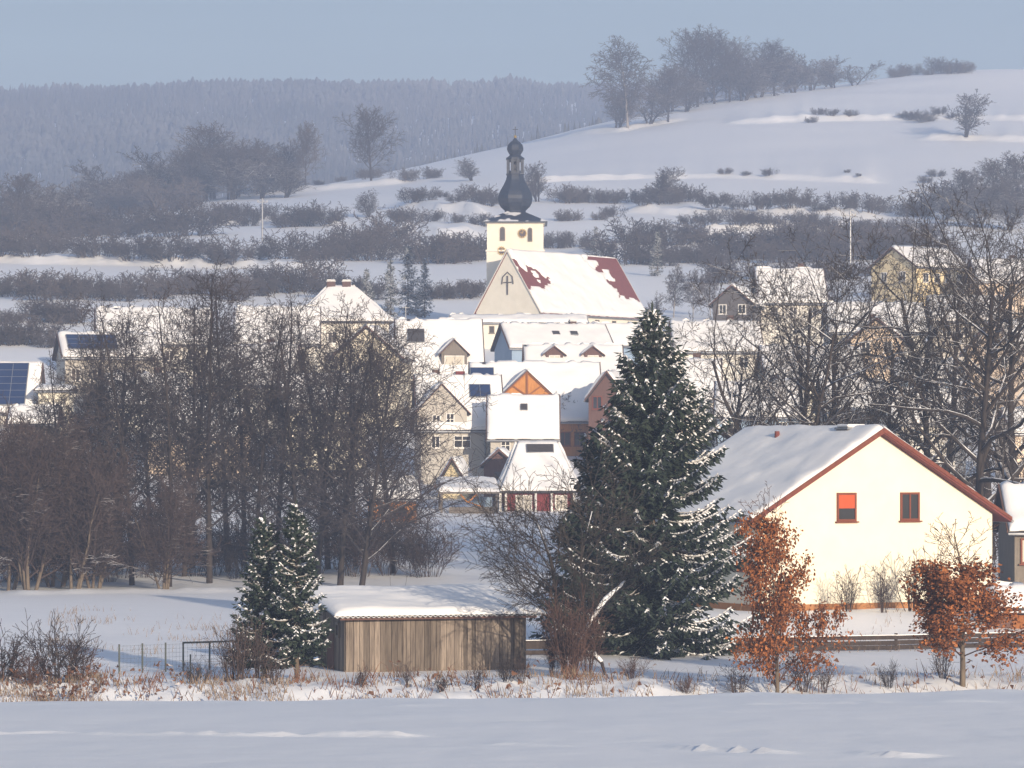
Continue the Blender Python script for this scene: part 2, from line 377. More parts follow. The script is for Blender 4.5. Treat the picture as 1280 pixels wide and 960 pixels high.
# ------------------------------------------------------------------ branches
def tubes(segs, nmin=3):
    if not segs: return np.zeros((0, 3)), []
    a = np.array(segs, np.float32)                     # x0 y0 z0 x1 y1 z1 r0 r1
    V = []; Fs = []; base = 0
    for sides, sel in ((3, a[:, 6] < 0.05), (7, a[:, 6] >= 0.05)):
        q = a[sel]
        if not len(q): continue
        p0, p1 = q[:, 0:3], q[:, 3:6]; d = p1 - p0; d /= np.maximum(np.linalg.norm(d, axis=1, keepdims=True), 1e-6)
        ref = np.where(np.abs(d[:, 2:3]) > 0.9, np.array([[1.0, 0, 0]]), np.array([[0, 0, 1.0]]))
        u = np.cross(d, ref); u /= np.maximum(np.linalg.norm(u, axis=1, keepdims=True), 1e-6); w = np.cross(u, d)
        n = len(q); rings = []
        for p, r in ((p0, q[:, 6:7]), (p1, q[:, 7:8])):
            for k in range(sides):
                t = 2 * math.pi * k / sides + math.pi * 7 / 6
                rings.append(p + (u * math.cos(t) + w * math.sin(t)) * r)
        V.append(np.stack(rings, 1).reshape(-1, 3))
        b = base + np.arange(n)[:, None] * 2 * sides
        for k in range(sides):
            k2 = (k + 1) % sides
            Fs.append(np.concatenate([b + k, b + k2, b + sides + k2, b + sides + k], 1))
        base += n * 2 * sides
    return np.concatenate(V), [np.concatenate(Fs)]

def grow(out, rng, p, d, L, r, lvl, P):
    n = P['nseg'][lvl]; wob = P['wob'][lvl]; trop = P['trop'][lvl]; last = lvl == len(P['nseg']) - 1
    pts = [p]; dirs = [d]; rs = [r]; tap = P['taper'][lvl]
    d = d.copy()
    for i in range(n):
        d = d + Vector((rng.gauss(0, wob), rng.gauss(0, wob), rng.gauss(0, wob) + trop)); d.normalize()
        p = p + d * (L / n)
        pts.append(p); dirs.append(d.copy()); rs.append(max(r * (1 - (1 - tap) * (i + 1) / n), P['rmin']))
    o = out[min(lvl, len(out) - 1)]
    for i in range(n):
        a, b = pts[i], pts[i + 1]; o.append((a.x, a.y, a.z, b.x, b.y, b.z, rs[i], rs[i + 1]))
    if last: return
    nk = P['kids'][lvl]; nk = max(1, int(round(nk * (0.75 + 0.5 * rng.random()) * (min(1.0, L / P['Lref'][lvl]) if lvl else 1))))
    t0 = P['t0'][lvl]; az = rng.random() * 6.28
    for k in range(nk):
        t = t0 + (1 - t0) * ((k + rng.random()) / nk); f = t * n; i = min(int(f), n - 1); u = f - i
        q = pts[i].lerp(pts[i + 1], u); dd = dirs[i + 1]; rr = rs[i] * (1 - u) + rs[i + 1] * u
        az += 2.4 + rng.gauss(0, 0.4); ang = R(P['ang'][lvl] * (0.75 + 0.5 * rng.random()))
        if lvl == 0: ang *= P.get('topang', 1.0) * t + 1 - t
        a1 = dd.cross(Vector((0.13, 0.31, 1.0)) if abs(dd.z) < 0.95 else Vector((1, 0, 0))).normalized(); a2 = dd.cross(a1)
        cd = dd * math.cos(ang) + (a1 * math.cos(az) + a2 * math.sin(az)) * math.sin(ang)
        cl = L * P['ratio'][lvl] * (0.7 + 0.6 * rng.random())
        if lvl == 0: cl *= P['shape'](t)
        else: cl *= 1.1 - 0.6 * t
        grow(out, rng, q, cd, cl, max(min(rr * P['rr'][lvl], cl * 0.03 + P['rmin']), P['rmin']), lvl + 1, P)

ALDER = dict(nseg=[9, 5, 3, 2], wob=[.03, .09, .14, .2], trop=[.01, .03, .0, -.03], taper=[.15, .25, .4, .4], rmin=.012, kids=[46, 9, 9], Lref=[1, 3.2, 1.3], t0=[.18, .15, .1],
             ang=[62, 50, 50], topang=.62, ratio=[.24, .42, .5], rr=[.42, .5, .5], shape=lambda t: (0.55 + 0.9 * math.sin(math.pi * min(1, t * .9 + .08))) * (1.15 - .58 * t))
ALDERWIDE = dict(ALDER, ratio=[.34, .42, .5], t0=[.12, .15, .1], trop=[.012, -.01, -.03, -.05], kids=[44, 10, 9])
WILLOW = dict(nseg=[6, 5, 3, 2], wob=[.07, .1, .14, .2], trop=[.02, .05, .03, .0], taper=[.2, .25, .4, .4], rmin=.012, kids=[26, 10, 8], Lref=[1, 3, 1.2], t0=[.10, .12, .1],
              ang=[45, 40, 42], topang=.6, ratio=[.42, .45, .5], rr=[.5, .5, .5], shape=lambda t: 1.15 - .5 * t)
OAK = dict(nseg=[7, 6, 5, 3, 2], wob=[.07, .14, .16, .15, .15], trop=[.02, .025, .02, .01, .0], taper=[.30, .3, .3, .4, .4], rmin=.013, kids=[18, 8, 7, 6], Lref=[1, 6, 2.6, 1.1], t0=[.26, .2, .15, .1],
           ang=[68, 52, 50, 50], topang=.72, ratio=[.52, .44, .40, .50], rr=[.60, .55, .5, .5], shape=lambda t: 1.15 - .35 * t)
FARTREE = dict(nseg=[6, 4, 3, 2], wob=[.03, .09, .12, .18], trop=[.02, .05, .03, .0], taper=[.2, .25, .4, .4], rmin=.03, kids=[34, 10, 8], Lref=[1, 3.5, 1.4], t0=[.18, .15, .1],
               ang=[50, 45, 45], topang=.6, ratio=[.42, .42, .5], rr=[.45, .5, .5], shape=lambda t: (.6 + .8 * math.sin(math.pi * min(1, t * .9 + .1))) * (1.1 - .5 * t))
BIRCH = dict(FARTREE, trop=[.02, .0, -.12, -.2], kids=[34, 9, 7], ratio=[.28, .42, .55], rmin=.03)
YOUNGOAK = dict(nseg=[6, 4, 3, 2], wob=[.05, .1, .14, .2], trop=[.02, .03, .02, .0], taper=[.2, .3, .4, .4], rmin=.008, kids=[24, 6, 4], Lref=[1, 1.6, .6], t0=[.14, .2, .15],
                ang=[62, 45, 48], topang=.5, ratio=[.36, .45, .5], rr=[.42, .5, .5], shape=lambda t: 1.25 - .8 * t)

def tree_mesh(seed, H, r0, P, lean=(0, 0), split=1, stems=1, spread=0.35):
    rng = random.Random(seed); out = [[] for _ in range(split + 1)]
    for s in range(stems):
        a = rng.random() * 6.28
        d = Vector((lean[0], lean[1], 1)) if stems == 1 else Vector((lean[0] + spread * math.cos(a) * rng.random(), lean[1] + spread * math.sin(a) * rng.random(), 1))
        p0 = Vector((0, 0, -0.3)) if stems == 1 else Vector((0.25 * math.cos(a), 0.25 * math.sin(a), -0.3))
        grow(out, rng, p0, d.normalized(), H * (1 if s == 0 else 0.7 + .3 * rng.random()) * (1.0 if stems == 1 else .95), r0, 0, P)
    return out
TOPZ = {}
def tree_proto(name, seed, H, r0, P, bark, twig, split=1, **kw):
    out = tree_mesh(seed, H, r0, P, split=split, **kw)
    tr = [s for l in out[:split] for s in l]; cr = out[split]
    v, f = tubes(tr); mt = mesh_np('trunk', v, f, bark, True)
    v, f = tubes(cr); mc = mesh_np('crown', v, f, twig, False)
    TOPZ[mc.name] = float(np.percentile(v[:, 2], 96.0 if P is OAK else 99.0))
    return mt, mc
def plant_tree(name, meshes, loc, rz, sc, label, cat='tree', group=None):
    t = thing(name, label, cat, loc, rz, group); t.scale = (sc, sc, sc) if not isinstance(sc, tuple) else sc
    link('trunk', meshes[0], t); link('crown', meshes[1], t)
    for m in meshes[2:]: link('foliage', m, t)
    return t

def shrub_mesh(seed, H, n, twig, rmin=.008, spread=.5, kids=9, droop=0.0, r0=.02):
    rng = random.Random(seed); out = [[]]
    P = dict(nseg=[4, 3, 2], wob=[.08, .13, .2], trop=[.02 - droop, .02 - droop, 0], taper=[.3, .4, .5], rmin=rmin, kids=[kids, 4], Lref=[1, H * .4], t0=[.2, .1], ang=[38, 42], topang=1,
             ratio=[.42, .5], rr=[.6, .6], shape=lambda t: 1.1 - .4 * t)
    for k in range(n):
        a = rng.random() * 6.28; s = spread * rng.random() ** .6
        p = Vector((math.cos(a) * s * H * .25, math.sin(a) * s * H * .25, -.15))
        grow(out, rng, p, Vector((math.cos(a) * s, math.sin(a) * s, 1)).normalized(), H * (.6 + .4 * rng.random()), r0, 0, P)
    v, f = tubes(out[0]); return mesh_np('shrub', v, f, twig)

# ------------------------------------------------------------------ spruces
def spruce_meshes(seed, H, Rr, h0=.06, step=.27, whorl=6, dens=1.0, snowy=.5, side=None, needle=.30, power=.85, snsc=1.0, lowf=.72):
    rng = random.Random(seed); tw = []; sn = []; br = []
    h = H * h0
    while h < H * .99:
        u = h / H
        for k in range(whorl if u < .9 else 4):
            az = rng.random() * 6.283
            L = Rr * ((1 - u) ** power) * (.62 + .36 * rng.random() + .5 * (vnoise(np.array([math.cos(az) * 1.1 + 7]), np.array([h * .75 + math.sin(az) * 1.1]), seed + 3)[0] - .3)) * min(1.0, lowf + u * 3.2) + .14
            if rng.random() < .07: L *= 1.18
            el = R(-18 + 60 * u ** 1.4 + rng.gauss(0, 7)); sag = .30 * (1 - u) + .05
            ca, sa = math.cos(az), math.sin(az); hh = h + rng.uniform(-.12, .12)
            def P(t): return Vector((ca * L * t * math.cos(el), sa * L * t * math.cos(el), hh + L * (math.sin(el) * t - sag * t * (1 - t) * 1.6 + .16 * t * t * t)))
            m = max(4, int(L / .115 * dens)); prev = P(0)
            for i in range(1, 7):
                q = P(i / 6); br.append((*prev, *q, .03 * (1 - (i - 1) / 6) * (.4 + L / Rr) + .006, .03 * (1 - i / 6) * (.4 + L / Rr) + .005)); prev = q
            od = Vector((ca, sa, 0)); sd = Vector((-sa, ca, 0))
            load = snowy * (.88 + .20 * math.cos(az + .4)) * (.10 + 1.6 * vnoise(np.array([math.cos(az) * 1.3 + 9]), np.array([h * .8 + math.sin(az)]), seed)[0])
            for i in range(m):
                t = .12 + .88 * (i + rng.random()) / m; p = P(t)
                w = min(.62, L * .42) * (1 - .62 * t) * (.7 + .6 * rng.random())
                for sg in (-1, 1):
                    d = (od * (.55 + .3 * rng.random()) + sd * sg * (.35 + .75 * (1 - t * .6)) + Vector((0, 0, -.34 - .35 * rng.random()))).normalized()
                    ns = max(1, int(w / .17 + .5))
                    for j in range(ns):
                        q = p + d * (w * (j + .15) / ns)
                        dj = (d + Vector((rng.gauss(0, .28), rng.gauss(0, .28), rng.gauss(-.05, .22)))).normalized()
                        tw.append((*q, *dj, needle * (.7 + .6 * rng.random()), .075 * (.7 + .6 * rng.random())))
                    if t > .3 and rng.random() < load * (.15 + .65 * t) - .07:
                        q = p + d * w * .4; q.z += .02
                        sn.append((*q, *d, (w * (.30 + .35 * rng.random()) + .05) * snsc, (.028 + .035 * rng.random()) * snsc, (.014 + .022 * rng.random()) * snsc))
                if t > .34 and rng.random() < (load - .10) * 1.3:
                    q = p.copy(); q.z += .03; dd_ = (P(min(1, t + .05)) - P(t)).normalized()
                    sn.append((*q, *dd_, (.10 + .14 * rng.random()) * snsc, (.035 + .045 * rng.random()) * snsc, (.022 + .03 * rng.random()) * snsc))
                if rng.random() < .35:
                    tw.append((*p, *(Vector((rng.gauss(0, .3), rng.gauss(0, .3), -1)).normalized()), needle * .9, .06))
            q = P(.97); tw.append((*q, *(od + Vector((0, 0, .1))).normalized(), needle * 1.1, .07))
        h += step * (.75 + .5 * rng.random()) * (1 - .45 * u)
    for i in range(5): tw.append((0, 0, H - .2 + .07 * i, rng.gauss(0, .1), rng.gauss(0, .1), 1, .26, .05))
    a = np.array(tw, np.float32); n = len(a); p, d, l, w = a[:, :3], a[:, 3:6], a[:, 6:7], a[:, 7:8]
    up = np.array([[0, 0, 1.0]]); s = np.cross(d, up); s /= np.maximum(np.linalg.norm(s, axis=1, keepdims=True), 1e-5)
    ang = np.random.default_rng(seed).uniform(-.9, .9, (n, 1)); v2 = np.cross(s, d); s2 = s * np.cos(ang) + v2 * np.sin(ang); nn = np.cross(s2, d)
    mid = p + d * l * .45 - nn * w * .35
    V = np.stack([p, mid + s2 * w, p + d * l, mid - s2 * w], 1).reshape(-1, 3); b = np.arange(n)[:, None] * 4
    fol = mesh_np('foliage', V, [np.concatenate([b + np.array([[0, 1, 2]]), b + np.array([[0, 2, 3]])])], M['needle'])
    a = np.array(sn, np.float32); n = len(a); p, d, l, w, hgt = a[:, :3], a[:, 3:6], a[:, 6:7], a[:, 7:8], a[:, 8:9]
    s = np.cross(d, up); s /= np.maximum(np.linalg.norm(s, axis=1, keepdims=True), 1e-5); rg = np.random.default_rng(seed + 5); nrm = np.cross(s, d)
    ring = []
    for k in range(7):
        t = 2 * math.pi * k / 7; j = rg.uniform(.65, 1.25, (n, 1)); ring.append(p + d * l * .55 * math.cos(t) * j + s * w * math.sin(t) * j)
    top = []
    for k in range(7):
        t = 2 * math.pi * (k + .3) / 7; j = rg.uniform(.4, .7, (n, 1)); top.append(p + d * l * .55 * math.cos(t) * j + s * w * math.sin(t) * j + nrm * hgt * rg.uniform(.7, 1.2, (n, 1)))
    c = p + nrm * hgt * 1.25
    V = np.stack(ring + top + [c], 1).reshape(-1, 3); b = np.arange(n)[:, None] * 15
    q4 = np.concatenate([b + np.array([[k, (k + 1) % 7, 7 + (k + 1) % 7, 7 + k]]) for k in range(7)]); q3 = np.concatenate([b + np.array([[7 + k, 7 + (k + 1) % 7, 14]]) for k in range(7)])
    snow = mesh_np('snow', V, [q4, q3], M['treesnow'], True)
    trunk = [(0, 0, -.4 + H * i / 10, 0, 0, -.4 + H * (i + 1) / 10, .016 * H * (1 - i / 10.3), .016 * H * (1 - (i + 1) / 10.3)) for i in range(10)]
    v, f = tubes(trunk + br); mt = mesh_np('trunk', v, f, M['barkpale'], True)
    return mt, fol, snow
def plant_spruce(ms, loc, rz, label, group=None):
    t = thing('spruce_tree', label, 'spruce', loc, rz, group)
    link('trunk', ms[0], t); link('foliage', ms[1], t)
    if len(ms) > 2: link('snow_cover', ms[2], t)
    return t

# ------------------------------------------------------------------ houses
def quad_snow(A, B, C, D_, thick, seed, res=.28, mask=None, ridge_soft=False, edge=.3, name='roof_snow', parent=None, m=None, jit=.10):
    """snow lying on a roof slope: A,B ridge, C,D eave (C below B)"""
    A, B, C, D_ = [np.array(p, float) for p in (A, B, C, D_)]
    lu = np.linalg.norm(B - A) * .5 + np.linalg.norm(C - D_) * .5; lv = np.linalg.norm(D_ - A)
    nu = int(np.clip(lu / res, 6, 90)); nv = int(np.clip(lv / res, 5, 70))
    # denser lines near the rims
    us = np.linspace(0, 1, nu + 1); us = np.unique(np.concatenate([us, [.06 / lu, .18 / lu, 1 - .06 / lu, 1 - .18 / lu]]))
    vs = np.linspace(0, 1, nv + 1); vs = np.unique(np.concatenate([vs, [1 - .06 / lv, 1 - .18 / lv]]))
    U, Vv = np.meshgrid(us, vs, indexing='ij')
    Pp = (A[None, None] * (1 - U[..., None]) + B[None, None] * U[..., None]) * (1 - Vv[..., None]) + (D_[None, None] * (1 - U[..., None]) + C[None, None] * U[..., None]) * Vv[..., None]
    n = np.cross(B - A, D_ - A); n = n / np.linalg.norm(n); n = n if n[2] > 0 else -n
    e = np.minimum(np.minimum(U, 1 - U) * lu, (1 - Vv) * lv)
    if ridge_soft: e = np.minimum(e, Vv * lv)
    t = thick * np.clip(e / edge, 0, 1) ** .5 * (1 + 1.1 * fbm(U * lu / 1.6 + seed, Vv * lv / 1.1, seed, 4))
    t = np.maximum(t, .0) + .012
    if mask is not None:
        mk = mask(U, Vv); t = np.where(mk, .004, t)
    Pp = Pp + n * t[..., None]
    dn = (D_ - A) / lv
    Pp = Pp + dn * ((Vv > .9999) * jit * (fbm(U * lu / .5, U * 0 + seed, seed + 3, 3) + .25))[..., None]
    sh = U.shape; idx = np.arange(U.size).reshape(sh)
    q = np.stack([idx[:-1, :-1], idx[1:, :-1], idx[1:, 1:], idx[:-1, 1:]], -1)
    if mask is not None:
        keep = ~(mk[:-1, :-1] & mk[1:, :-1] & mk[1:, 1:] & mk[:-1, 1:]); q = q[keep]
    q = q.reshape(-1, 4)
    if np.cross(B - A, D_ - A)[2] < 0: q = q
    else: q = q[:, ::-1]
    # skirt down onto the tiles so that the layer is closed at its rims
    V = Pp.reshape(-1, 3); rim = np.concatenate([idx[0, :], idx[1:, -1], idx[-1, -2::-1], idx[-2:0:-1, 0]])
    low = V[rim] - n * (t.reshape(-1)[rim] + .0)[:, None]; b0 = len(V); k = len(rim)
    sk = np.stack([rim, np.roll(rim, -1), b0 + (np.arange(k) + 1) % k, b0 + np.arange(k)], -1)
    return np.concatenate([V, low]), [q, sk]

def window(parent, c, u, w, h, m=None, pane=None, n=None, mull=1, bar=0, fr=.09, name='window', sill=True):
    """c centre of the opening on the wall, u unit vector along the wall, n outward normal"""
    c, u, n = Vector(c), Vector(u), Vector(n); z = Vector((0, 0, 1)); mb = MB()
    for s in (-1, 1):
        mb.obox(c + u * s * (w / 2 - fr / 2) + n * .015, u * fr / 2, n * .055, z * h / 2)
        mb.obox(c + z * s * (h / 2 - fr / 2) + n * .015, u * (w / 2 - fr), n * .055, z * fr / 2)
    for i in range(mull):
        mb.obox(c + u * w * ((i + 1) / (mull + 1) - .5) + n * .012, u * fr * .4, n * .05, z * (h / 2 - fr))
    if bar: mb.obox(c + z * h * .12 + n * .010, u * (w / 2 - fr), n * .046, z * fr * .35)
    if sill: mb.obox(c - z * (h / 2 + .035) + n * .06, u * (w / 2 + .08), n * .10, z * .03)
    f = mb.build(name, m or M['frame'], parent)
    MB().obox(c + n * .012, u * (w / 2 - fr * .9), n * .018, z * (h / 2 - fr * .9)).build('pane', pane or M['glass'], f)
    return f

class House:
    def __init__(s, name, label, px, D, base, eave, ridge, L, W, rot, wall, roof=None, anchor=(0, 0), oh=.45, ohg=.35, snow=.24, cat='house', group=None,
                 board=None, masks=(None, None), hip=False, sink=2.5, res=.3, seed=None, chim=(), lopsided=0.0):
        s.D = D; k = S(D); s.k = k; z0 = zpx(base, D); s.he = (base - eave) * k; s.hr = (base - ridge) * k; s.L = L; s.W = W
        r = R(rot); ax, ay = anchor
        x = xpx(px, D) - (ax * math.cos(r) - ay * math.sin(r)); y = D - (ax * math.sin(r) + ay * math.cos(r))
        s.o = thing(name, label, cat, (x, y, z0), r, group)
        seed = seed if seed is not None else int(px * 7 + D) % 9973
        roof = roof or M['darktile']; board = board or M['brownwood']
        he, hr, w, l = s.he, s.hr, W / 2, L / 2
        sl = (hr - he) / w
        if not hip:
            MB().prism([(-w, -sink), (w, -sink), (w, he), (0, hr), (-w, he)], 'x', -l, l).build('wall', wall, s.o)
            t = .20; a = l + ohg; e = w + oh; ze = he - sl * oh; g = .03
            s.roof = MB().prism([(-e, ze + g), (0, hr + g), (e, ze + g), (e, ze + g + t), (0, hr + g + t * 1.15), (-e, ze + g + t)], 'x', -a, a).build('roof', roof, s.o)
            top = g + t
            R0, R1 = (-a + .05, 0, hr + g + t * 1.15), (a - .05, 0, hr + g + t * 1.15)
            parts = []
            for sg, mk in ((-1, masks[0]), (1, masks[1])):
                if mk is None and D < 420 and snow > .2: mk = (lambda q: lambda U, V: V < .012 + .16 * fbm(U * L * 1.4 + q, U * 0, q, 3))(seed % 97 + sg)
                parts.append(quad_snow(R0, R1, (a - .05, sg * (e - .03), ze + top), (-a + .05, sg * (e - .03), ze + top), snow, seed + sg, res, mk))
            if snow > 0: s.snowmesh(parts)
            bdh = .15
            for sg in (-1, 1):
                bb = MB(); xx = sg * (a + .025)
                for sy in (-1, 1):
                    bb.add([(xx - .022, 0, hr + top - bdh), (xx - .022, 0, hr + top + .06), (xx - .022, sy * (e + .02), ze + top + .03), (xx - .022, sy * (e + .02), ze + top - bdh + .03),
                            (xx + .022, 0, hr + top - bdh), (xx + .022, 0, hr + top + .06), (xx + .022, sy * (e + .02), ze + top + .03), (xx + .022, sy * (e + .02), ze + top - bdh + .03)],
                           [(0, 1, 2, 3), (4, 7, 6, 5), (0, 4, 5, 1), (1, 5, 6, 2), (2, 6, 7, 3), (3, 7, 4, 0)])
                bb.build('verge_board', board, s.o)
            for sg in (-1, 1):
                MB().tube([(-a, sg * (e + .06), ze + top - .16), (a, sg * (e + .06), ze + top - .16)], [.07, .07], 8).build('gutter', M['metal'], s.o)
        else:
            MB().box(-l, l, -w, w, -sink, he).build('wall', wall, s.o)
            e = oh; hl = hip; zt = hr; ze = he - .1
            c = [(-l - e, -w - e, ze), (l + e, -w - e, ze), (l + e, w + e, ze), (-l - e, w + e, ze)]; p = [(-hl, 0, zt), (hl, 0, zt)]
            MB().add([*c, *p, *[(q[0], q[1], q[2] - .2) for q in c]], [(0, 1, 5, 4), (1, 2, 5), (2, 3, 4, 5), (3, 0, 4), (0, 6, 7, 1), (1, 7, 8, 2), (2, 8, 9, 3), (3, 9, 6, 0), (6, 9, 8, 7)]).build('roof', roof, s.o)
            pr = []
            for i, (A, B, C, Dd) in enumerate(((p[0], p[1], c[1], c[0]), (p[1], p[0], c[3], c[2]), (p[1], p[1], c[2], c[1]), (p[0], p[0], c[0], c[3]))):
                A2 = np.array(A); B2 = np.array(B)
                if i > 1: d = np.array((0, .05, 0)) * (1 if i == 2 else -1); A2 = A2 + d; B2 = B2 - d
                pr.append(quad_snow(A2, B2, C, Dd, snow, seed + i, .4, None, False, .15))
            s.snowmesh(pr)
        for cx, cy, cw, ch, m in chim:
            zc = hr - abs(cy) * sl
            f = MB().box(cx - cw / 2, cx + cw / 2, cy - cw / 2, cy + cw / 2, zc - .6, hr + ch).build('chimney', m, s.o)
            MB().box(cx - cw / 2 - .06, cx + cw / 2 + .06, cy - cw / 2 - .06, cy + cw / 2 + .06, hr + ch + .002, hr + ch + .09).build('cap', M['metal'], f)
            MB().box(cx - cw / 2, cx + cw / 2, cy - cw / 2, cy + cw / 2, hr + ch + .092, hr + ch + .24).build('snow_cap', M['roofsnow'], f, bevel=.05)
        s.sl = sl
    def snowmesh(s, parts):
        V = []; Q = []; b = 0
        for v, fs in parts:
            V.append(v); Q += [f + b for f in fs]; b += len(v)
        link('roof_snow', mesh_np('roof_snow', np.concatenate(V), Q, M['roofsnow'], True), s.o)
    def win(s, face, a, z, w, h, **kw):
        """a along the face, z centre height above base"""
        l, w2 = s.L / 2, s.W / 2
        c, u, n = {'f': ((a, -w2, z), (1, 0, 0), (0, -1, 0)), 'b': ((a, w2, z), (1, 0, 0), (0, 1, 0)), 'l': ((-l, a, z), (0, -1, 0), (-1, 0, 0)), 'r': ((l, a, z), (0, 1, 0), (1, 0, 0))}[face]
        return window(s.o, c, u, w, h, n=n, **kw)
    def slope_pt(s, x, v, side=-1, lift=0.0):
        """point on the roof slope, v 0 at ridge, 1 at wall line"""
        w = s.W / 2; n = Vector((0, side * s.sl, 1)).normalized()
        return Vector((x, side * w * v, s.hr - (s.hr - s.he) * v + .24)) + n * lift
    def panel(s, x, v, w, h, side=-1, name='roof_window', m=None, frame=None, lift=.26, mull=0, rows=0):
        n = Vector((0, side * s.sl, 1)).normalized(); d = Vector((0, side, -s.sl)).normalized(); c = s.slope_pt(x, v, side, lift)
        u = Vector((1, 0, 0)); f = MB()
        f.obox(c, u * (w / 2 + .06), d * (h / 2 + .06), n * .10)
        for i in range(mull): f.obox(c + u * w * ((i + 1) / (mull + 1) - .5) + n * .12, u * .025, d * h / 2, n * .012)
        for i in range(rows): f.obox(c + d * h * ((i + 1) / (rows + 1) - .5) + n * .119, u * w / 2, d * .02, n * .010)
        o = f.build(name, frame or M['metal'], s.o)
        MB().obox(c + n * .09, u * w / 2, d * h / 2, n * .03).build('pane', m or M['plasticblue'], o)
        return o
    def dormer(s, x, v, w, hw, hr, wall, side=-1, depth=3.0, winw=None, board=None, oh=.3, front=None, snow=.2, truss=False, name='dormer'):
        """gabled dormer whose front stands at slope position v"""
        f = Vector((x, side * s.W / 2 * v, s.hr - (s.hr - s.he) * v)); y0 = f.y; sg = -side; y1 = y0 + sg * depth; z0 = f.z
        d = MB().prism([(x - w / 2, z0 - .4), (x + w / 2, z0 - .4), (x + w / 2, z0 + hw), (x, z0 + hr), (x - w / 2, z0 + hw)], 'y', min(y0, y1), max(y0, y1)).build(name, wall, s.o)
        e = w / 2 + oh; k = (hr - hw) / (w / 2); ze = z0 + hw - k * oh; yo = y0 - sg * .25; t = .14; g = .02
        MB().prism([(x - e, ze + g), (x, z0 + hr + g), (x + e, ze + g), (x + e, ze + t), (x, z0 + hr + t), (x - e, ze + t)], 'y', min(yo, y1), max(yo, y1)).build('dormer_roof', board or M['brownwood'], d)
        pr = [quad_snow((x, yo + sg * .04, z0 + hr + t), (x, y1, z0 + hr + t), (x + q * (e - .02), y1, ze + t), (x + q * (e - .02), yo + sg * .04, ze + t), snow, 3 + q, .3, edge=.15) for q in (-1, 1)]
        b = 0; V = []; Q = []
        for vv, fs in pr: V.append(vv); Q += [ff + b for ff in fs]; b += len(vv)
        link('dormer_snow', mesh_np('dormer_snow', np.concatenate(V), Q, M['roofsnow'], True), d)
        if front is not None:
            MB().prism([(x - w / 2 + .1, z0 + hw * .92), (x + w / 2 - .1, z0 + hw * .92), (x, z0 + hr - .15)], 'y', y0 - sg * .05, y0 - sg * .002).build('gable_cladding', front, d)
        if truss:
            mb = MB(); yy = y0 - sg * .12; zb = z0 + hw
            mb.bar((x - w / 2, yy, zb), (x + w / 2, yy, zb), .16, .20); mb.bar((x, yy, zb), (x, yy, z0 + hr - .1), .18, .18, (0, 1, 0))
            for q in (-1, 1):
                mb.bar((x, yy - .003 * q, zb + .1), (x + q * w * .27, yy, zb + (hr - hw) * .45), .14, .14); mb.bar((x + q * w / 2, yy + .004 * q, zb), (x, yy, z0 + hr), .16, .16)
            mb.build('truss', M['timber'], d)
        if winw:
            n = (0, -sg, 0); mullions = 1
            window(s.o, (x, y0, z0 + hw * .48), (1, 0, 0), winw, hw * .72, n=n, mull=mullions, pane=M['curtain'] if not truss else M['glass'], name='dormer_window')
        return d

# ------------------------------------------------------------------ the cream house
H1 = House('house', 'cream house with a wide sunlit gable and orange-brown roof edge behind the two russet oaks', 1098, 152, 757, 643, 543, 11.0, 12.0, -63, M['cream'],
           M['redtile'], anchor=(5.5, 0), oh=.72, ohg=.45, snow=.17, board=M['verge'], res=.22, chim=[(3.3, 0.0, .95, .22, M['brick'])])
w = H1.win('r', -1.66, 4.32, 1.0, 1.24, m=M['frame_brown'], mull=0)
MB().obox((5.5 + .042, -1.66, 4.32 + .24), (0, .42, 0), (.012, 0, 0), (0, 0, .30)).build('blind', M['blind'], w)
H1.win('r', 1.62, 4.32, 1.0, 1.24, m=M['frame_brown'], mull=1)
H1.win('f', 4.2, 2.2, 1.1, 1.25, m=M['frame_brown'], mull=1); H1.win('f', 1.2, 2.2, 1.1, 1.25, m=M['frame_brown'], mull=1)
MB().box(-5.53, 5.53, -6.03, 6.03, -2.4, .13).build('plinth', M['plinth'], H1.o)
v = H1.slope_pt(-1.6, .14, -1, .0)
MB().tube([v - Vector((0, 0, .2)), v + Vector((0, 0, .42))], [.13, .11], 10).build('vent_pipe', M['redtile'], H1.o)

AN = House('annex', 'grey boarded annex with a snowy roof peeping out beside the cream house', 1326, 166, 722, 662, 612, 5.2, 5.5, 0, M['greywood'], oh=.3, snow=.22)
AN.win('f', -1.95, 1.35, .75, 1.2, pane=M['curtain'], mull=1, m=M['frame_brown'])
WS = House('log_shelter', 'low brown log shelter under a snow cap at the end of the rail fence', 1292, 147, 803, 760, 742, 3.6, 2.2, 6, M['brownwood'], oh=.3, snow=.3, cat='shelter')
MB().box(-1.2, .2, -1.13, -1.102, .05, 1.2).build('door', M['timber'], WS.o)

# ------------------------------------------------------------------ wooden barn
D0 = 124.5; bx, by, bz = at(432, D0); bz = zpx(840, D0)
barn = thing('wooden_barn', 'low weathered board barn with a corrugated snow-covered roof beside the snowy spruce pair', 'barn', (bx, by, bz), R(16))
BW, BD, HF, HB = 6.72, 4.3, 2.03, 2.62
rb = random.Random(4)
mb = MB(); x = 0
while x < BW:
    w_ = min(rb.uniform(.13, .24), BW - x); o_ = rb.uniform(-.012, .012); mb.box(x + .006, x + w_ - .006, o_ - .02, o_ + .02, -.25 - rb.random() * .06, HF - .02 - rb.random() * .05); x += w_
mb.build('front_boards', M['planks'], barn)
mb = MB(); y = .06
while y < BD:
    w_ = min(rb.uniform(.13, .22), BD - y); h_ = HF + (HB - HF) * y / BD - .05
    mb.box(-.02, .02, y + .006, y + w_ - .006, -.25 if not (1.7 < y < 2.7) else 1.5, h_); y += w_
mb.build('side_boards', M['planks'], barn)
MB().box(.022, BW - .03, .03, BD, -.6, HF - .05).build('wall', M['darkwall'], barn)
MB().box(BW - .028, BW + .012, .03, BD, -.3, HF - .04).build('end_wall', M['greywood'], barn)
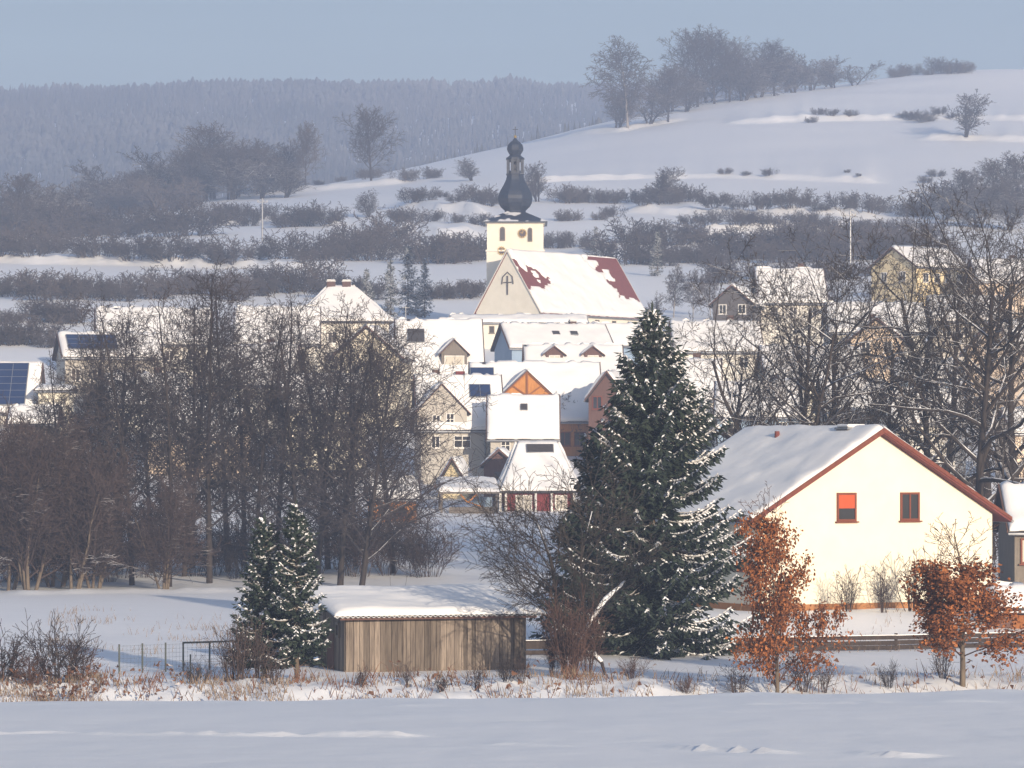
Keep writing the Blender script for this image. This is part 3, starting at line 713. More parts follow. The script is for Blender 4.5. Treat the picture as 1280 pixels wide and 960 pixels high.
dr = MB().box(-.05, -.022, 1.72, 2.72, -.2, 1.35).build('door', M['brownwood'], barn)
window(barn, (-.03, 1.0, 1.45), (0, -1, 0), .5, .55, m=M['greywood'], n=(-1, 0, 0), mull=0, sill=False)
# corrugated sheet roof
xs = np.linspace(-.55, BW + .62, 240); wv = .032 * np.sin(xs * 2 * math.pi / .19)
V = []
for yy, zz in ((-.55, HF + .02 - .08), (BD + .4, HB + .09)):
    for dz in (0, .03): V.append(np.stack([xs, np.full_like(xs, yy), zz + wv + dz], -1))
n = len(xs); i = np.arange(n - 1)
fq = lambda a, b: np.stack([a * n + i, a * n + i + 1, b * n + i + 1, b * n + i], -1)
link('corrugated_roof', mesh_np('corrugated_roof', np.concatenate(V), [np.concatenate([fq(0, 2)[:, ::-1], fq(1, 3), fq(0, 1), fq(2, 3)])], M['metal']), barn)
MB().box(-.3, BW + .3, -.40, -.30, HF - .16, HF - .075).build('eave_beam', M['brownwood'], barn)
vv, fs = quad_snow((-.52, BD + .38, HB + .13), (BW + .6, BD + .38, HB + .13), (BW + .6, -.52, HF + .0), (-.52, -.52, HF + .0), .21, 77, .16, None, True, .34)
link('roof_snow', mesh_np('roof_snow', vv, fs, M['roofsnow'], True), barn)

# ------------------------------------------------------------------ church
DC = 430.0; kc = S(DC)
def cx(px): return (px - 644) * kc
def cz(py): return (412 - py) * kc
zc = zpx(412, DC)
def m_nave_left(U, V):
    n = .17 * fbm(U * 16, V * 10, 3, 4) * 2
    return (V > .16 + n * 1.2 + U * .7) & (V < .62 + n * 1.4) & (U < .215 + n * 1.0 - .02 * V) & (U > -.01)
def m_nave_right(U, V): return (U > .715 + .25 * V * .75 + .14 * fbm(U * 12 + 4, V * 9, 8, 4) * 2) & (V < .70 + .2 * fbm(U * 12, V * 5, 11, 3))
LN = 24.0
NV = House('church', 'white village church with a black onion-domed tower, snowy nave and two bare red tile patches', 634.5, 424, 412, 389, 315, LN, 9.4, 55, M['churchwhite'], M['redtile'], anchor=(-LN / 2, 0),
           oh=.35, ohg=.12, snow=.28, masks=(lambda U, V: m_nave_left(U, V) | m_nave_right(U, V), None), res=.26, board=M['white'])
ch = NV.o
# gable ornaments and small windows of the nave
mb = MB(); xg = -LN / 2 - .04; zb = NV.he
mb.bar((xg, 0, zb + 2.0), (xg, 0, zb + 4.3), .17, .12, (1, 0, 0)); mb.bar((xg, -.6, zb + 3.5), (xg, .6, zb + 3.5), .12, .1, (1, 0, 0))
mb.tube([(xg, -.85, zb + 3.3), (xg, -.7, zb + 4.2), (xg, 0, zb + 4.75), (xg, .7, zb + 4.2), (xg, .85, zb + 3.3)], [.08] * 5, 6)
mb.build('gable_relief', M['darkwall'], ch)
for a in (-2.2, 2.4): NV.win('l', a, 1.0, .7, 1.1, m=M['greywood'], mull=0)
for a in (-7, -3.2, .6, 4.4, 8): NV.win('f', a, .7, .9, 1.5, m=M['greywood'], mull=1)
# tower, square to the camera
ir = R(-55)
tw = bpy.data.objects.new('tower', None)
def rel(o):   # put a mesh built around the tower axis under the church
    o.parent = ch; o.rotation_euler = (0, 0, ir)
    d = Vector((xpx(644, 434), 434.0, zc)) - ch.location
    c, s_ = math.cos(-R(55)), math.sin(-R(55))
    o.location = (d.x * c - d.y * s_, d.x * s_ + d.y * c, d.z)
    return o
bpy.data.objects.remove(tw)
tw = 3.55
tower = rel(MB().box(-tw, tw, -tw, tw, -3, cz(313)).box(-tw + .06, tw - .06, -tw + .06, tw - .06, cz(313) + .001, cz(277)).build('tower', M['churchwhite'], bevel=0))
def sub(o, parent): o.parent = parent; return o
MB().box(-tw - .12, tw + .12, -tw - .12, tw + .12, cz(314), cz(312)).build('string_course', M['white'], tower)
MB().box(-tw - .15, tw + .15, -tw - .15, tw + .15, cz(279), cz(277)).build('cornice', M['white'], tower)
def arch_win(xc, zc_, w, h):
    pts = [(xc - w / 2, zc_ - h / 2), (xc + w / 2, zc_ - h / 2)] + [(xc + w / 2 * math.cos(t), zc_ + h / 2 - w / 2 + w / 2 * math.sin(t)) for t in np.linspace(0, math.pi, 9)]
    MB().prism(pts, 'y', -tw - .02, -tw + .05).build('louvre_window', M['greywood'], tower)
    pts2 = [(xc + (x - xc) * .66, zc_ + (z - zc_) * .8) for x, z in pts]
    MB().prism(pts2, 'y', -tw - .05, -tw - .021).build('louvre', M['darkwall'], tower)
arch_win(cx(628), cz(292), .66, 1.75); arch_win(cx(662.5), cz(293), .58, 1.75)
def clock(xc, zc_, r):
    vs = MB(); n = 20
    vs.prism([(xc + r * math.cos(2 * math.pi * k / n), zc_ + r * math.sin(2 * math.pi * k / n)) for k in range(n)], 'y', -tw - .10, -tw - .0).build('clock', M['clockface'], tower)
    mb = MB()
    for k in range(12):
        a = 2 * math.pi * k / 12; mb.obox((xc + r * .98 * math.cos(a), -tw - .115, zc_ + r * .98 * math.sin(a)), (.055, 0, 0), (0, .013, 0), (0, 0, .10))
    mb.bar((xc, -tw - .125, zc_), (xc + r * .2, -tw - .125, zc_ + r * .75), .07, .02, (0, 1, 0)); mb.bar((xc, -tw - .125, zc_), (xc - r * .45, -tw - .125, zc_ + r * .25), .07, .02, (0, 1, 0))
    mb.build('clock_marking', M['gold'], tower)
clock(cx(653), cz(291.5), .50); clock(cx(627), cz(313.2), .46)
# spire: skirt, bulb, lantern, upper onion, cross
def prof(l): return [(r * kc, cz(y)) for r, y in l]
sk = 1.04
b_ = MB(); q = tw + .45
b_.add([(-q, -q, cz(278)), (q, -q, cz(278)), (q, q, cz(278)), (-q, q, cz(278)), (-q, -q, cz(276.6)), (q, -q, cz(276.6)), (q, q, cz(276.6)), (-q, q, cz(276.6)),
        *[(sx * 2.55, sy * 2.55, cz(269.5)) for sx, sy in ((-1, -1), (1, -1), (1, 1), (-1, 1))], *[(sx * 1.0, sy * 1.0, cz(262)) for sx, sy in ((-1, -1), (1, -1), (1, 1), (-1, 1))]],
       [(0, 3, 2, 1)] + [(k + i, k + (i + 1) % 4, k + 4 + (i + 1) % 4, k + 4 + i) for k in (0, 4, 8) for i in range(4)] + [(12, 13, 14, 15)])
sp = rel(b_.build('spire', M['slate']))
bulb = MB().lathe(prof([(13, 265), (14.5, 262.5), (14, 261), (16.5, 258.5), (20, 255.5), (22.6, 251), (23.6, 246.5), (23, 242), (21, 237), (18, 232), (15, 227), (12.6, 222), (11.4, 217.5), (11, 215)]), 8, rot=R(22.5)).build('bulb', M['slate'], sp)
MB().lathe(prof([(12.2, 216), (12.4, 214.5), (11.6, 214.2)]), 8, rot=R(22.5)).build('lantern_floor', M['slate'], sp)
lp = MB()
for k in range(8):
    a = R(22.5) + k * math.pi / 4; lp.box(9.6 * kc * math.cos(a) - .19, 9.6 * kc * math.cos(a) + .19, 9.6 * kc * math.sin(a) - .19, 9.6 * kc * math.sin(a) + .19, cz(214.2), cz(196))
    a2 = a + math.pi / 8
lp.build('lantern_post', M['slate'], sp)
lp = MB()
for k in range(8):
    a0, a1 = R(22.5) + k * math.pi / 4, R(22.5) + (k + 1) * math.pi / 4
    P0 = Vector((9.4 * kc * math.cos(a0), 9.4 * kc * math.sin(a0), cz(212.5))); P1 = Vector((9.4 * kc * math.cos(a1), 9.4 * kc * math.sin(a1), cz(212.5)))
    lp.bar(P0, P1, .10, .40); up = Vector((0, 0, cz(197.5) - cz(212.5))); lp.bar(P0 + up, P1 + up, .1, .32)
lp.build('lantern_parapet', M['slate'], sp)
MB().lathe([(.28, cz(214)), (.40, cz(208)), (.42, cz(203)), (.2, cz(198.5))], 10).build('bell', M['metal'], sp)
MB().lathe(prof([(9, 197), (12.6, 196.2), (12.4, 194.4), (9.2, 192.6), (7.2, 190.5), (8.8, 188), (10.9, 184.5), (11.2, 182), (10, 178), (6.6, 174.5), (3.2, 171.8), (1.5, 169)]), 8, rot=R(22.5)).build('upper_onion', M['slate'], sp)
MB().lathe([(.02, cz(169.5)), (.16, cz(168.6)), (.2, cz(167.2)), (.14, cz(165.8)), (.02, cz(165))], 8).build('finial', M['gold'], sp)
f = MB(); f.bar((0, 0, cz(166)), (0, 0, cz(154.5)), .11, .11); f.bar((-.34, 0, cz(158.2)), (.34, 0, cz(158.2)), .10, .10); f.build('cross', M['slate'], sp)
CW = House('church_hall', 'long white hall with small windows and a snowy roof at the foot of the church', 648, 408, 425, 405, 397, 15.5, 3.4, 3, M['churchwhite'], oh=.25, snow=.28, board=M['white'])
for a in (-5.6, -3.2, -.8, 2.0, 5.0): CW.win('f', a, 1.15, .62, .85, mull=0, m=M['greywood'])

# ------------------------------------------------------------------ village houses
G = 'village houses below the church'
h = House('house', 'cream hip-roofed house with two chimneys and a thick snow pyramid roof below the dark conifers', 426, 385, 442, 402, 358, 10.0, 9.5, 6, M['white'], hip=1.25, oh=.5, group=G, chim=[(-1.1, 0, .95, .5, M['brick']), (.62, 0, .95, .5, M['brick'])])
for a in (-3.5, -1.2, 1.2, 3.5): h.win('f', a, 1.6, 1.0, 1.3)
h = House('house', 'house with one wood-clad gable dormer and a wide white roof under the church', 548, 352, 502, 468, 402, 8.2, 9.5, 4, M['cream'], group=G)
h.dormer((565 - 548) * h.k, .94, 2.55, 1.75, 3.0, M['greywood'], winw=2.0, depth=3.6, front=M['greywood'])
h.panel((519 - 548) * h.k, .36, 1.6, 1.7, m=M['darktile'])
MB().box((566 - 548) * h.k, (577 - 548) * h.k, -5.9, -4.95, 1.4, 2.95).build('balcony', M['redwood'], h.o)
for a in (-2.6, -.6): h.win('f', a, 1.5, 1.0, 1.2)
for a in (1.2,): MB().bar((-3.3, 0, h.hr), (-3.3, 0, h.hr + 1.6), .05).bar((-3.65, 0, h.hr + 1.4), (-2.95, 0, h.hr + 1.4), .04).build('aerial', M['metal'], h.o)
h = House('house', 'house with a steep gable painted shade-blue and a long snow roof behind the small dark fir', 691, 372, 460, 437, 408, 11.0, 7.2, 15, M['blue_and_shade'], group=G, oh=.25, chim=[(2.3, .4, .7, .55, M['brick'])])  # gable turned from the sun; its blue shade is put into the wall colour
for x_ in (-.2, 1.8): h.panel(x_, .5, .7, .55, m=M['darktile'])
h = House('house', 'house with a blue gable end half hidden by the tall spruces', 775, 378, 455, 433, 407, 6.5, 5.0, 24, M['blue_and_shade'], group=G, oh=.25)
h = House('house', 'house whose white roof carries two small brown dormers side by side', 716, 345, 520, 481, 434, 9.2, 8.5, 2, M['white'], group=G)
for px_ in (692, 740): h.dormer((px_ - 716) * h.k, .44, 1.7, .95, 1.6, M['brownwood'], winw=1.1, depth=2.4, oh=.35, snow=.16)
for a in (-3, -1, 1, 3): h.win('f', a, 1.5, 1.0, 1.2)
h = House('house', 'house with an orange timber-truss gable set in a broad snow roof', 668, 326, 578, 524, 456, 11.6, 9.6, 2, M['orangewood'], group=G)
h.dormer((657 - 668) * h.k, .80, 5.0, 1.0, 3.35, M['orangewood'], depth=4.6, front=M['orangewood'], truss=True, oh=.38, winw=None)
h.panel((602 - 668) * h.k, .22, 2.1, .9, m=M['plasticblue'])
for a in (2.6, 4.0): h.win('f', a, 2.2, 1.1, 1.3, m=M['frame_brown'])
h = House('house', 'grey rendered house with a front gable and dark double skylight', 572, 305, 602, 536, 472, 7.0, 7.5, 6, M['grey'], group=G, oh=.3, chim=[(-1.9, .2, .65, .7, M['brick'])])
d = h.dormer((548 - 572) * h.k, 1.004, 4.3, 1.55, 3.8, M['grey'], depth=3.7, oh=.35)
h.win('f', (558 - 572) * h.k, h.he + .62, .75, 1.45, bar=1); h.win('f', (573 - 572) * h.k, h.he - 1.15, 1.5, 1.1, bar=1); h.win('f', (541 - 572) * h.k, h.he + .55, .75, 1.3, bar=1); h.win('f', (540 - 572) * h.k, h.he - 1.15, .8, 1.1)
h.panel((598 - 572) * h.k, .36, 1.75, 1.35, mull=1, frame=M['metal'])
g_ = MB()
for i in range(3): xx = 2.0 + .28 * i; g_.bar(h.slope_pt(xx, .62, -1, .28), h.slope_pt(xx, .80, -1, .5), .04)
g_.build('snow_guard', M['wire'], h.o)
MB().tube([(2.05, -3.84, h.he - .15), (2.05, -3.80, .0)], [.06, .06], 8).build('downpipe', M['metal'], h.o)
h = House('house', 'grey wing with one white-framed window and a bright snow roof under the timber gable', 654, 300, 604, 548, 497, 5.6, 6.0, 0, M['grey'], group=G, oh=.25)
h.win('f', (632 - 654) * h.k, h.he - .75, .85, 1.1, bar=1); h.panel((655 - 654) * h.k, .36, .5, .6, m=M['darktile'])
h = House('garden_shed', 'dark brown gabled shed with a snowy roof beside the grey house', 627, 291, 612, 582, 565, 3.4, 2.6, 84, M['brownwood'], oh=.25, snow=.18, cat='shed')
MB().box(-1.73, -1.702, -.4, .4, -.2, 1.5).build('door', M['darkwall'], h.o)
h = House('garden_hut', 'small yellow gabled hut behind the snow-roofed carport', 571, 291, 622, 606, 576, 3.0, 2.5, 78, M['yellow'], oh=.25, snow=.2, cat='hut')
h.win('l', 0, 1.2, .6, .6, m=M['frame_brown'])
h = House('house', 'timber-walled house with an orange gable squeezed behind the tall spruces', 766, 318, 545, 498, 468, 7.0, 3.4, 80, M['brownwood'], group=G, oh=.3)
h.win('l', -.8, 3.0, .9, 1.2, m=M['frame_brown']); h.win('l', .9, 3.0, .9, 1.2, m=M['frame_brown'])
h = House('red_barn', 'dark red wooden barn with white posts and a steep snow hip roof above the snowfield', 672, 283, 648, 611, 553, 5.6, 6.2, 3, M['redwood'], hip=1.6, oh=.45, cat='barn', snow=.2)
h.win('f', -1.3, 1.35, 1.35, 1.2, pane=M['curtain']); h.win('f', 1.7, 1.35, 1.0, 1.2, pane=M['curtain'])
for x_ in (-2.75, -.35, .95, 2.75): MB().box(x_ - .09, x_ + .09, -3.40, -3.24, -1.5, h.he - .12).build('post', M['frame'], h.o)
h.panel(.15, .22, 2.1, .75, m=M['darktile'], lift=.12)
MB().box(-3.3, -3.1, -3.40, -3.24, -1.5, h.he - .12).build('post', M['frame'], h.o)
h = House('play_house', 'little orange play house under a snow cap among the alder trunks', 490, 268, 655, 622, 603, 3.4, 2.8, 10, M['orangewood'], oh=.35, snow=.3, cat='play house')
h.win('f', .6, .9, .7, .7, m=M['frame_brown'])
# carport
xc_, yc_, zc_ = at(585, 279); zc_ = zpx(648, 279)
cp = thing('carport', 'open carport with snow on its flat roof and orange braces', 'carport', (xc_, yc_, zc_), R(4)); kk = S(279)
for x_ in (-2.2, 2.2):
    for y_ in (-1.6, 1.6): MB().box(x_ - .09, x_ + .09, y_ - .09, y_ + .09, -1.2, 1.98 if y_ < 0 else 2.8).build('post', M['greywood'], cp)
MB().prism([(-2.0, 2.0), (2.0, 2.95), (2.0, 3.1), (-2.0, 2.15)], 'x', -2.5, 2.4).build('roof', M['greywood'], cp)
vv, fs = quad_snow((-2.5, 2.0, 3.11), (2.4, 2.0, 3.11), (2.4, -2.0, 2.16), (-2.5, -2.0, 2.16), .30, 5, .25, None, True, .3); link('roof_snow', mesh_np('roof_snow', vv, fs, M['roofsnow'], True), cp)
mb = MB(); mb.bar((-.1, -1.6, 1.3), (.6, -1.6, 1.95), .12); mb.bar((-.1, -1.61, 1.3), (-.7, -1.61, 1.95), .12); mb.bar((-.1, -1.62, 1.35), (1.2, -1.62, .9), .1); mb.build('brace', M['orangewood'], cp)
MB().box(-1.6, 2.05, -1.72, -1.64, .32, .95).build('board_wall', M['greywood'], cp); MB().box(-1.6, 2.05, -1.75, -1.63, -.6, .28).build('sill_wall', M['peach'], cp)
MB().box(.5, 2.0, .9, 1.2, .0, 1.7).build('back_panel', M['blue_and_shade'], cp)

# the western side behind the alders
h = House('house', 'house with a blue solar-panel roof and a snowy ridge at the edge of the village', -32, 300, 545, 514, 457, 11.3, 6.2, 0, M['white'], group=G, oh=.3, ohg=.25, snow=.2)
h.panel(-.42, .52, 10.3, 4.5, name='solar_panel', mull=7, rows=5, lift=.26)
h = House('garage', 'low cream garage wall with a flat snow roof beside the solar roof', 70, 297, 530, 491, 487, 2.6, 3.2, 0, M['cream'], oh=.15, snow=.2, cat='garage')
MB().box(-1.0, 1.0, -1.65, -1.602, -.3, 1.9).build('door', M['white'], h.o)
h = House('lean_to', 'snow-covered lean-to roof in front of the cream garage', 44, 290, 550, 530, 512, 3.6, 3.4, 0, M['greywood'], oh=.3, snow=.28, cat='shed')
h = House('house', 'house with walls painted shade-grey and a dark blue panelled roof behind the alders', 134, 330, 488, 447, 420, 8.8, 7.0, 14, M['grey'], group=G)  # white walls coloured grey in place of the trees' shadow
h.panel(-1.7, .56, 4.6, 2.7, name='solar_panel', mull=3, rows=2)
for a in (-3.4, -1.4, .8, 2.8): h.win('f', a, 1.4, .9, 1.2)
h = House('house', 'house with the longest white roof behind the tallest alder crowns', 192, 378, 462, 431, 388, 12.0, 10.0, 8, M['white'], group=G)
for a in (-4, -1.5, 1.5, 4): h.win('f', a, 1.4, 1.0, 1.2)
for px_, D_, b_, e_, r_, L_, W_, rot_, wl, lab in (
        (347, 371, 466, 430, 386, 8.5, 9, 3, 'white', 'white house showing snowy roof patches between two alder crowns beside the hip roof'),
        (318, 334, 522, 480, 434, 8.0, 8, -6, 'white', 'pale-walled house behind the alders below the white house'),
        (466, 341, 502, 447, 412, 8.0, 6.4, 84, 'cream', 'cream house with its gable turned to the field behind the leaning alder'),
        (402, 307, 552, 508, 470, 7.0, 7, 10, 'cream', 'cream house glimpsed low between the middle alder trunks'),
        (250, 302, 584, 545, 503, 7.5, 7, -8, 'peach', 'peach-coloured house glimpsed low through the thickest alder twigs'),
        (180, 318, 545, 505, 470, 7.0, 7, 12, 'white', 'white house below the panelled roof deep behind the alders'),
        # east of the church
        (893, 354, 472, 440, 404, 8.5, 9, 2, 'white', 'white house with a long snow roof just beyond the tall spruces'),
        (986, 400, 407, 379, 338, 7.3, 9, 2, 'white', 'tall white house with a steep bright roof above the bare oaks'),
        (922, 393, 404, 381, 360, 6.5, 4.4, 76, 'darkwall', 'small dark gabled house next to the tall white house'),
        (1252, 426, 382, 353, 327, 7.2, 8, 4, 'peach', 'peach house with a short white roof highest up behind the biggest oak'),
        (1092, 369, 447, 416, 381, 9.8, 9, 0, 'white', 'white long-roofed house behind the forked oaks below the yellow gable house'),
        (1097, 350, 455, 427, 402, 8.0, 5.2, 83, 'peach', 'peach gabled house seen between two oak forks'),
        (1156, 322, 500, 474, 452, 5.2, 6, -4, 'blue_and_shade', 'blue-grey house crouching behind the biggest oak trunk'),
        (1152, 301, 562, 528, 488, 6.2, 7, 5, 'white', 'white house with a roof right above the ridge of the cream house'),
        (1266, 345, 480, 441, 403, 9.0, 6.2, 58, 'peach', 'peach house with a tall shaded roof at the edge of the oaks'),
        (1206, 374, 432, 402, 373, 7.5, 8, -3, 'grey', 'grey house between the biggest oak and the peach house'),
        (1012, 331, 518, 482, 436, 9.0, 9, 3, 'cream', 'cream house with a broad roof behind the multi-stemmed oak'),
        (948, 306, 556, 520, 480, 7.0, 7.5, -5, 'blue_and_shade', 'blue-walled house low behind the slim oak next to the spruces'),
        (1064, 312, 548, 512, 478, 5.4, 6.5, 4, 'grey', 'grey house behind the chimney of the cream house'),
        (1284, 292, 570, 540, 514, 4.0, 5, 10, 'peach', 'peach-walled cottage low behind the outermost oak'),
        (856, 322, 540, 498, 452, 6.0, 8, 0, 'white', 'white house whose roof shows between the tall spruces and the slim oak')):
    h = House('house', lab, px_, D_, b_, e_, r_, L_, W_, rot_, M[wl], group=G, res=.4)
    if rot_ > 50:
        for a in (-1.1, 1.1): h.win('l', a, h.he * .7, .9, 1.1)
    else:
        nw = max(2, int(L_ / 2.2))
        for i in range(nw): h.win('f', (i + .5) / nw * L_ * .9 - L_ * .45, h.he * .55, .95, 1.15)
    if D_ % 2 == 0: MB().box(-.4 + L_ * .2, .3 + L_ * .2, .2, .9, h.hr - .8, h.hr + .8).build('chimney', M['brick'], h.o)
h = House('house', 'house with a sunny yellow gable and clipped white roof on the upper slope', 1117, 430, 362, 334, 311, 9.4, 7.6, 40, M['yellow'], group=G, anchor=(-4.7, 0), res=.4)
for a in (-1.6, 1.6): h.win('l', a, 1.6, 1.0, 1.2)
for a in (-3, -1, 1, 3): h.win('f', a, 1.4, 1.0, 1.2)

# ------------------------------------------------------------------ spruces
GS = 'spruces with snow on their boughs'
ms = spruce_meshes(11, 13.5, 5.0, h0=.07, snowy=.80, dens=1.1, power=.92, whorl=8, lowf=.55)
plant_spruce(ms, at(815, 136), 0.4, 'tallest dark green spruce with heavy snow on its boughs beside the cream house', GS)
ms = spruce_meshes(12, 8.8, 3.3, h0=.08, snowy=.50, dens=1.1, power=.8, whorl=7, lowf=.5)
plant_spruce(ms, at(748, 138), 2.0, 'lower shaded spruce tucked against the flank of the tallest spruce', GS)
ms = spruce_meshes(13, 5.9, 1.36, h0=.16, step=.18, whorl=6, snowy=.8, snsc=.72, needle=.19, dens=1.1, power=.8)
plant_spruce(ms, at(371, 118.5), 1.0, 'small sunny spruce of the pair beside the wooden barn', GS)
ms = spruce_meshes(14, 5.45, 1.30, h0=.16, step=.18, whorl=6, snowy=.6, snsc=.72, needle=.19, dens=1.1, power=.8)
plant_spruce(ms, at(331, 119.5), 2.6, 'small shaded bluish spruce of the pair, farther from the wooden barn', GS)
ms = spruce_meshes(15, 9.0, 1.9, h0=.08, step=.5, whorl=5, snowy=.6, needle=.42, dens=.45)
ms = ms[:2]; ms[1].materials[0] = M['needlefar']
src = plant_spruce(ms, pix(510, 394, 440, 520), 0, 'dark spruce, tallest of the clump between the hip roof and the church', 'dark spruces above the hip roof')
for px_, py_, D_, sc, lab in ((488, 396, 452, .85, 'dark spruce beside the tallest one of the clump above the hip roof'), (531, 394, 458, .82, 'dark spruce of the clump nearest to the church tower'), (458, 398, 450, .72, 'short dark spruce right above the hip roof chimneys')):
    copy_thing(src, at(px_, D_), px_, sc, lab)
copy_thing(src, at(656, 363), 1, (.34, .34, .40), 'small lone dark fir standing before the house with the shade-blue gable', 'lone firs in the village')
copy_thing(src, pix(745, 320, 480, 700), 2, (.7, .7, .55), 'dark conifer in the hedge to the side of the nave roof', 'lone firs in the village')
copy_thing(src, pix(822, 345, 480, 700), 3, .75, 'dark conifer in the brush above the weeping birches', 'lone firs in the village')

# ------------------------------------------------------------------ alder grove on the far edge of the field
AL = [tree_proto('a', 100 + i, 15.0, .17, ALDER, M['bark'], M['twig']) for i in range(4)]
ALW = [tree_proto('aw', 120 + i, 15.0, .20, ALDERWIDE, M['bark'], M['twig'], lean=(l, 0)) for i, l in enumerate((.12, -.05))]
WI = [tree_proto('w', 140 + i, 9.0, .10, WILLOW, M['barkpale'], M['twigwillow'], stems=4, spread=.35) for i in range(3)]
GA = 'bare alders along the far edge of the snowy field'
rt = random.Random(8)
def topped(px_, D_, top, mesh, H, name, label, cat='tree', group=None, wide=1.0):
    p = at(px_, D_); base = HOR - p[2] * F / D_; hgt = (base - top) * S(D_); s = hgt / TOPZ.get(mesh[1].name, H)
    return plant_tree(name, mesh, p, rt.random() * 6.28 if mesh not in ALW else 0.0, (s * wide, s * wide, s), label, cat, group)
for i, (px_, D_, top, lab) in enumerate((
        (86, 216, 452, 'bare alder at the outer end of the grove next to the panelled roof'), (112, 220, 425, 'bare alder at the outer end of the grove before the panelled roof'), (240, 222, 365, 'bare alder in the back of the grove behind the tallest one'), (410, 220, 395, 'bare alder in the back of the grove below the hip roof'),
        (100, 213, 468, 'bare alder at the edge of the brown willows, lower than its neighbours'), (128, 217, 412, 'bare alder between the panelled roof and the pale snag trunk'),
        (165, 205, 384, 'bare alder with a pale trunk before the longest white roof'), (190, 218, 392, 'bare alder with thick brown twigs before the longest white roof'), (212, 203, 370, 'bare alder with a straight dark trunk in the thickest of the grove'),
        (230, 214, 378, 'bare alder crowding the straight dark trunk in the thickest of the grove'), (262, 206, 346, 'tallest bare alder of the grove, narrow top above the roofs'), (286, 219, 352, 'bare alder with a narrow pointed top next to the tallest one'),
        (318, 205, 378, 'bare alder standing behind the shaded small spruce'), (345, 214, 372, 'bare alder rising behind the small spruce pair'), (370, 204, 398, 'bare alder rising behind the sunny small spruce'),
        (397, 207, 384, 'bare alder in front of the hip roof, its trunk above the barn corner'), (425, 204, 392, 'bare slim alder next to the leaning alder'))):
    topped(px_, D_, top - 8, AL[i % 4], 15.0, 'alder_tree', lab, group=GA, wide=rt.uniform(.88, 1.12))
topped(451, 199, 405, ALW[0], 15.0, 'alder_tree', 'dark leaning alder with a wide crown reaching toward the carport', group=GA, wide=.95)
topped(492, 215, 410, ALW[1], 15.0, 'alder_tree', 'wide bare alder behind the leaning one, before the grey rendered house', group=GA, wide=1.0)
topped(150, 222, 398, AL[2], 15.0, 'alder_tree', 'bare alder in the back of the grove below the longest white roof', group=GA, wide=1.1)
topped(305, 224, 400, AL[1], 15.0, 'alder_tree', 'bare alder in the back of the grove below the white house', group=GA, wide=1.1)
topped(445, 222, 400, AL[3], 15.0, 'alder_tree', 'bare alder in the back of the grove below the dormer house', group=GA, wide=1.1)
GW = 'brown bare willows beside the alder grove'
for i, (px_, D_, top, lab) in enumerate(((10, 200, 548, 'brown bare willow at the end of the grove under the solar roof'), (38, 198, 530, 'brown bare willow with thin twin stems under the solar roof'), (70, 204, 520, 'brown bare willow before the cream garage'),
                                         (92, 199, 545, 'brown bare willow nearest to the alders'), (-30, 205, 540, 'brown bare willow cut by the picture edge'), (118, 201, 570, 'low brown willow under the first alder'),
                                         (205, 199, 590, 'low brown willow with a slanting pale stem among the alder trunks'), (52, 214, 510, 'brown bare willow in the back row under the cream garage'))):
    topped(px_, D_, top, WI[i % 3], 9.0, 'willow_tree', lab, group=GW, wide=1.15)
UB = [shrub_mesh(160 + i, 4.5, 16, M['twigwillow'] if i % 2 else M['twig'], .014, .5, 10) for i in range(4)]
GU = 'undergrowth bushes between the alder trunks'
for i in range(40):
    px_ = -20 + i * 14.4 + rt.uniform(-6, 6); D_ = 208 + rt.random() * 14
    o = link('undergrowth_bush', UB[i % 4], None, at(px_, D_), rt.random() * 6); s_ = rt.uniform(.55, 1.15) * (1.15 if px_ < 130 else .88); o.scale = (s_ * 1.2, s_ * 1.2, s_)
    tag(o, 'leafless grey-brown bush in the undergrowth between the alder trunks', 'bush', GU)

# ------------------------------------------------------------------ oaks behind the cream house
OK_ = [tree_proto('o', s_, 16.0, .34, OAK, M['bark'], M['twigoak'], split=3) for s_ in (201, 205, 209, 214)]
OKM = tree_proto('om', 222, 14.0, .20, OAK, M['bark'], M['twigoak'], split=3, stems=3, spread=.5)
GO = 'bare oaks behind the cream house'
topped(985, 190, 338, OKM, 14.0, 'oak_tree', 'multi-stemmed bare oak above the snowy ridge of the cream house', group=GO, wide=.92)
topped(925, 202, 412, OK_[1], 16.0, 'oak_tree', 'slim low bare oak next to the tall spruces', group=GO, wide=.9)
topped(1045, 194, 345, OK_[0], 16.0, 'oak_tree', 'bare oak forking above the brick chimney of the cream house', group=GO, wide=.8)
topped(1098, 197, 372, OK_[3], 16.0, 'oak_tree', 'bare oak directly above the peak of the cream gable', group=GO, wide=.75)
topped(1150, 201, 300, OK_[1], 16.0, 'oak_tree', 'tall bare oak between the cream gable and the biggest oak', group=GO, wide=.8)
topped(1212, 187, 286, OK_[2], 16.0, 'oak_tree', 'biggest bare oak with a thick dark trunk above the roof edge of the cream house', group=GO, wide=.85)
topped(1276, 193, 292, OK_[0], 16.0, 'oak_tree', 'outermost bare oak rising over the grey annex', group=GO, wide=.85)
topped(1240, 214, 280, OK_[1], 16.0, 'oak_tree', 'bare oak in the back row between the biggest oak and the outermost one', group=GO, wide=.9)
topped(1010, 214, 372, OK_[3], 16.0, 'oak_tree', 'bare oak in the back row above the middle of the snowy ridge', group=GO, wide=.85)
topped(1178, 210, 285, OK_[3], 16.0, 'oak_tree', 'bare oak close behind the biggest one', group=GO, wide=.8)
for i in range(14):
    px_ = 900 + i * 30 + rt.uniform(-8, 8); o = link('undergrowth_bush', UB[i % 4], None, at(px_, 192 + rt.random() * 14), rt.random() * 6); s_ = rt.uniform(.8, 1.5); o.scale = (s_, s_, s_)
    tag(o, 'leafless bush in the undergrowth below the bare oaks', 'bush', 'undergrowth below the oaks')

